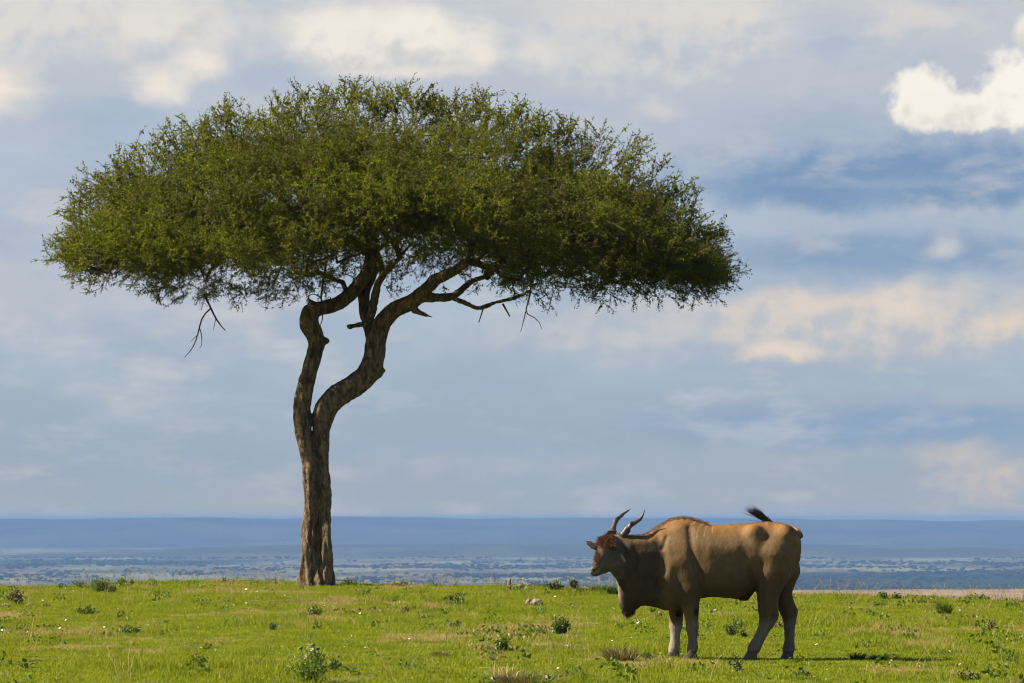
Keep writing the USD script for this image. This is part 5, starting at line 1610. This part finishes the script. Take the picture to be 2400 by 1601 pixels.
# dry stalks
STALKS = [([(1264, 1452), (1275, 1465), (1282, 1490), (1285, 1540), (1286, 1578)], 'tallest straw stalk, bent at the top, left of the antelope', 0),
          ([(1331, 1472), (1328, 1500), (1325, 1522)], 'short upright straw stalk beside the leafy bush left of the antelope', 0),
          ([(1158, 1459), (1180, 1472), (1200, 1490), (1208, 1504)], 'long drooping straw stalk above the bright green bush', 0),
          ([(1140, 1516), (1155, 1525), (1170, 1540), (1190, 1562)], 'slanting straw stalk below the bright green bush', 0),
          ([(1122, 1565), (1150, 1566), (1172, 1576), (1198, 1600)], 'thick arching straw stalk at the lower edge left of the brown tuft', 1),
          ([(414, 1496), (425, 1502), (430, 1522)], 'short hooked straw stalk in the turf, lower left', 0),
          ([(434, 1513), (446, 1516), (451, 1530), (452, 1552)], 'curled straw stalk over the green clump, lower left', 1),
          ([(1040, 1384), (1052, 1404), (1063, 1426)], 'yellow stalk leaning across the rounded dark green bush', 0),
          ([(1914, 1356), (1923, 1370), (1931, 1400)], 'pale grass head rising above the crest right of the antelope', 1),
          ([(2098, 1368), (2108, 1384), (2116, 1408)], 'thin pinkish stalk above the right crest', 0),
          ([(2125, 1392), (2143, 1402), (2151, 1418)], 'bent straw stalk over the dark growth on the right crest', 0),
          ([(2342, 1512), (2346, 1530), (2350, 1556)], 'upright stalk with a dark seed head near the right edge', 2),
          ([(2368, 1538), (2378, 1554), (2388, 1570)], 'leaning yellow stalk beside the spiky weed at the right edge', 0),
          ([(2198, 1428), (2212, 1436), (2222, 1448)], 'short straw stalk across the dark green tuft right of the antelope', 0),
          ([(2054, 1426), (2064, 1432), (2074, 1442)], 'short straw stalk in the turf behind the antelope', 0),
          ([(631, 1583), (645, 1592), (662, 1600)], 'thick straw stalk lying left of the flowering bush at the lower edge', 1),
          ([(1365, 1347), (1376, 1364), (1386, 1392)], 'thin straw stalk below the chin of the antelope', 0),
          ([(190, 1319), (197, 1340), (204, 1374)], 'wispy pale grass above the crest left of the rounded bush', 0),
          ([(225, 1332), (236, 1345), (240, 1374)], 'wispy stalk rising from the rounded bush on the crest', 0),
          ([(212, 1328), (216, 1350), (219, 1376)], 'thin pale wisp between the two crest wisps at the far left', 0),
          ([(430, 1322), (432, 1345), (430, 1368)], 'single thin wisp on the crest between the bushes and the tree', 0),
          ([(18, 1345), (22, 1362), (26, 1384)], 'pale wisp on the crest at the left edge', 0),
          ([(965, 1345), (968, 1360), (970, 1380)], 'thin wisp on the crest behind the pale flowering bush', 0),
          ([(1348, 1510), (1360, 1514), (1368, 1520)], 'pale straw lying in the turf left of the brown dry tuft', 0),
          ([(1800, 1538), (1804, 1545), (1806, 1552)], 'short dry stalk between the hind hooves', 0)]
for pts, lab, k in STALKS:
    foot = on_ground(*pts[-1])
    ln = spline([at_depth(x, y, foot[1]) - foot for x, y in pts], 14)
    ln[-1, 2] -= 0.02
    t = thing('dry_stalk', foot, lab, 'grass stalk')
    obj('stem', tube(ln, np.linspace(0.0045 if k == 1 else 0.003, 0.0045 if k == 1 else 0.0035, 14), 5), STRAW, t, smooth=True)
    hd = ln[:4]
    r = np.random.default_rng(int(pts[0][0]))
    m_ = 26
    c = hd[0] + (hd[3] - hd[0]) * r.uniform(0, 1, m_)[:, None]
    obj('seed_head', leaf_quads(c, (hd[0] - hd[3]) / np.linalg.norm(hd[0] - hd[3]) + r.normal(0, 0.45, (m_, 3)), r.normal(0, 1, (m_, 3)), 0.016, 0.006), SHRUB_DARK if k == 2 else STRAW, t)

# stones
def rock_material():
    g = Graph()
    p = g.add('texture_coordinate', 'object')
    n = g.noise(p, 14, 5, 0.65)
    c = g.mixc(g.mr(n, 0.35, 0.65), (0.10, 0.080, 0.066), (0.21, 0.178, 0.148))
    return g.build('pale_stone', surface=g.add('principled_bsdf', 'BSDF', base_color=c, roughness=0.85, specular_ior_level=0.2, normal=g.add('bump', 'normal', height=n, strength=0.7, distance=0.03)))


ROCK = rock_material()
for px_, py_, w, h, lab in ((1240, 1417, 15, 13, 'smaller pale stone, left of a pair in the turf before the antelope'), (1258, 1419, 26, 15, 'larger pale stone, right of a pair in the turf before the antelope'), (15, 1422, 18, 8, 'flat pinkish stone at the left edge under the ragged bush'), (66, 1421, 12, 7, 'small pinkish stone right of the ragged bush at the left edge'), (2212, 1464, 9, 11, 'small pink stone like lump in the turf below the dark green tuft')):
    loc = on_ground(px_, py_)
    mp = loc[1] / FPX
    m_ = trimesh.creation.icosphere(3, 1.0)
    n_ = m_.vertices.copy()
    k_ = 1 + 0.75 * fbm(n_ + px_, 1.3, 3, 5) + 0.25 * fbm(n_ + px_, 4.5, 2, 6)
    m_.vertices = n_ * k_[:, None] * [w * mp * 0.52, w * mp * 0.42, h * mp * 0.72] + [0, 0, h * mp * 0.25]
    t = thing('stone', loc, lab, 'stone')
    obj('stone_body', m_, ROCK, t, smooth=40)

# a bare earth strip with dead litter below the tree
loc = on_ground(690, 1412)
SOIL = plain_mat('bare_soil', (0.072, 0.053, 0.020), 0.95, 0.1, 9)
r = np.random.default_rng(4)
th = np.linspace(0, 2 * np.pi, 40, endpoint=False)
rings = []
for q in (0.0, 0.35, 0.7, 0.9, 1.0):
    w_ = 1 + 0.35 * (meshkit.fbm(np.stack([np.cos(th) * 1.5, np.sin(th) * 1.5, 0 * th], 1), 3, 5) - 0.5) * 2
    x_, y_ = loc[0] + np.cos(th) * q * 1.0 * w_, loc[1] + 0.8 + np.sin(th) * q * 0.9 * w_
    rings.append(np.stack([x_, y_, ground_z(x_, y_) + 0.03 * (1 - q ** 2) + 0.005 * (q < 1) + 0.03 * fbm(np.stack([x_, y_, 0 * x_], 1), 4, 3, 6) * (q < 1) - 0.02 * (q == 1)], 1))
v = np.vstack(rings)
f = [(a * 40 + b, a * 40 + (b + 1) % 40, (a + 1) * 40 + (b + 1) % 40) for a in range(4) for b in range(40)] + [(a * 40 + b, (a + 1) * 40 + (b + 1) % 40, (a + 1) * 40 + b) for a in range(4) for b in range(40)]
tag(obj('earth_mound', (v, np.array(f)[:, ::-1]), SOIL, None, smooth=True), 'strip of bare brown earth in the turf below the tree', 'earth patch', kind='structure')
# a brown stick on the crest
foot = on_ground(1195, 1384)
t = thing('stick', foot, 'short brown stick standing in the pale yellow bush on the crest', 'stick')
obj('wood', tube(spline([at_depth(x, y, foot[1]) - foot for x, y in ((1197, 1356), (1195, 1368), (1195, 1386))], 8), np.linspace(0.016, 0.028, 8), 7), TWIG, t, smooth=True)
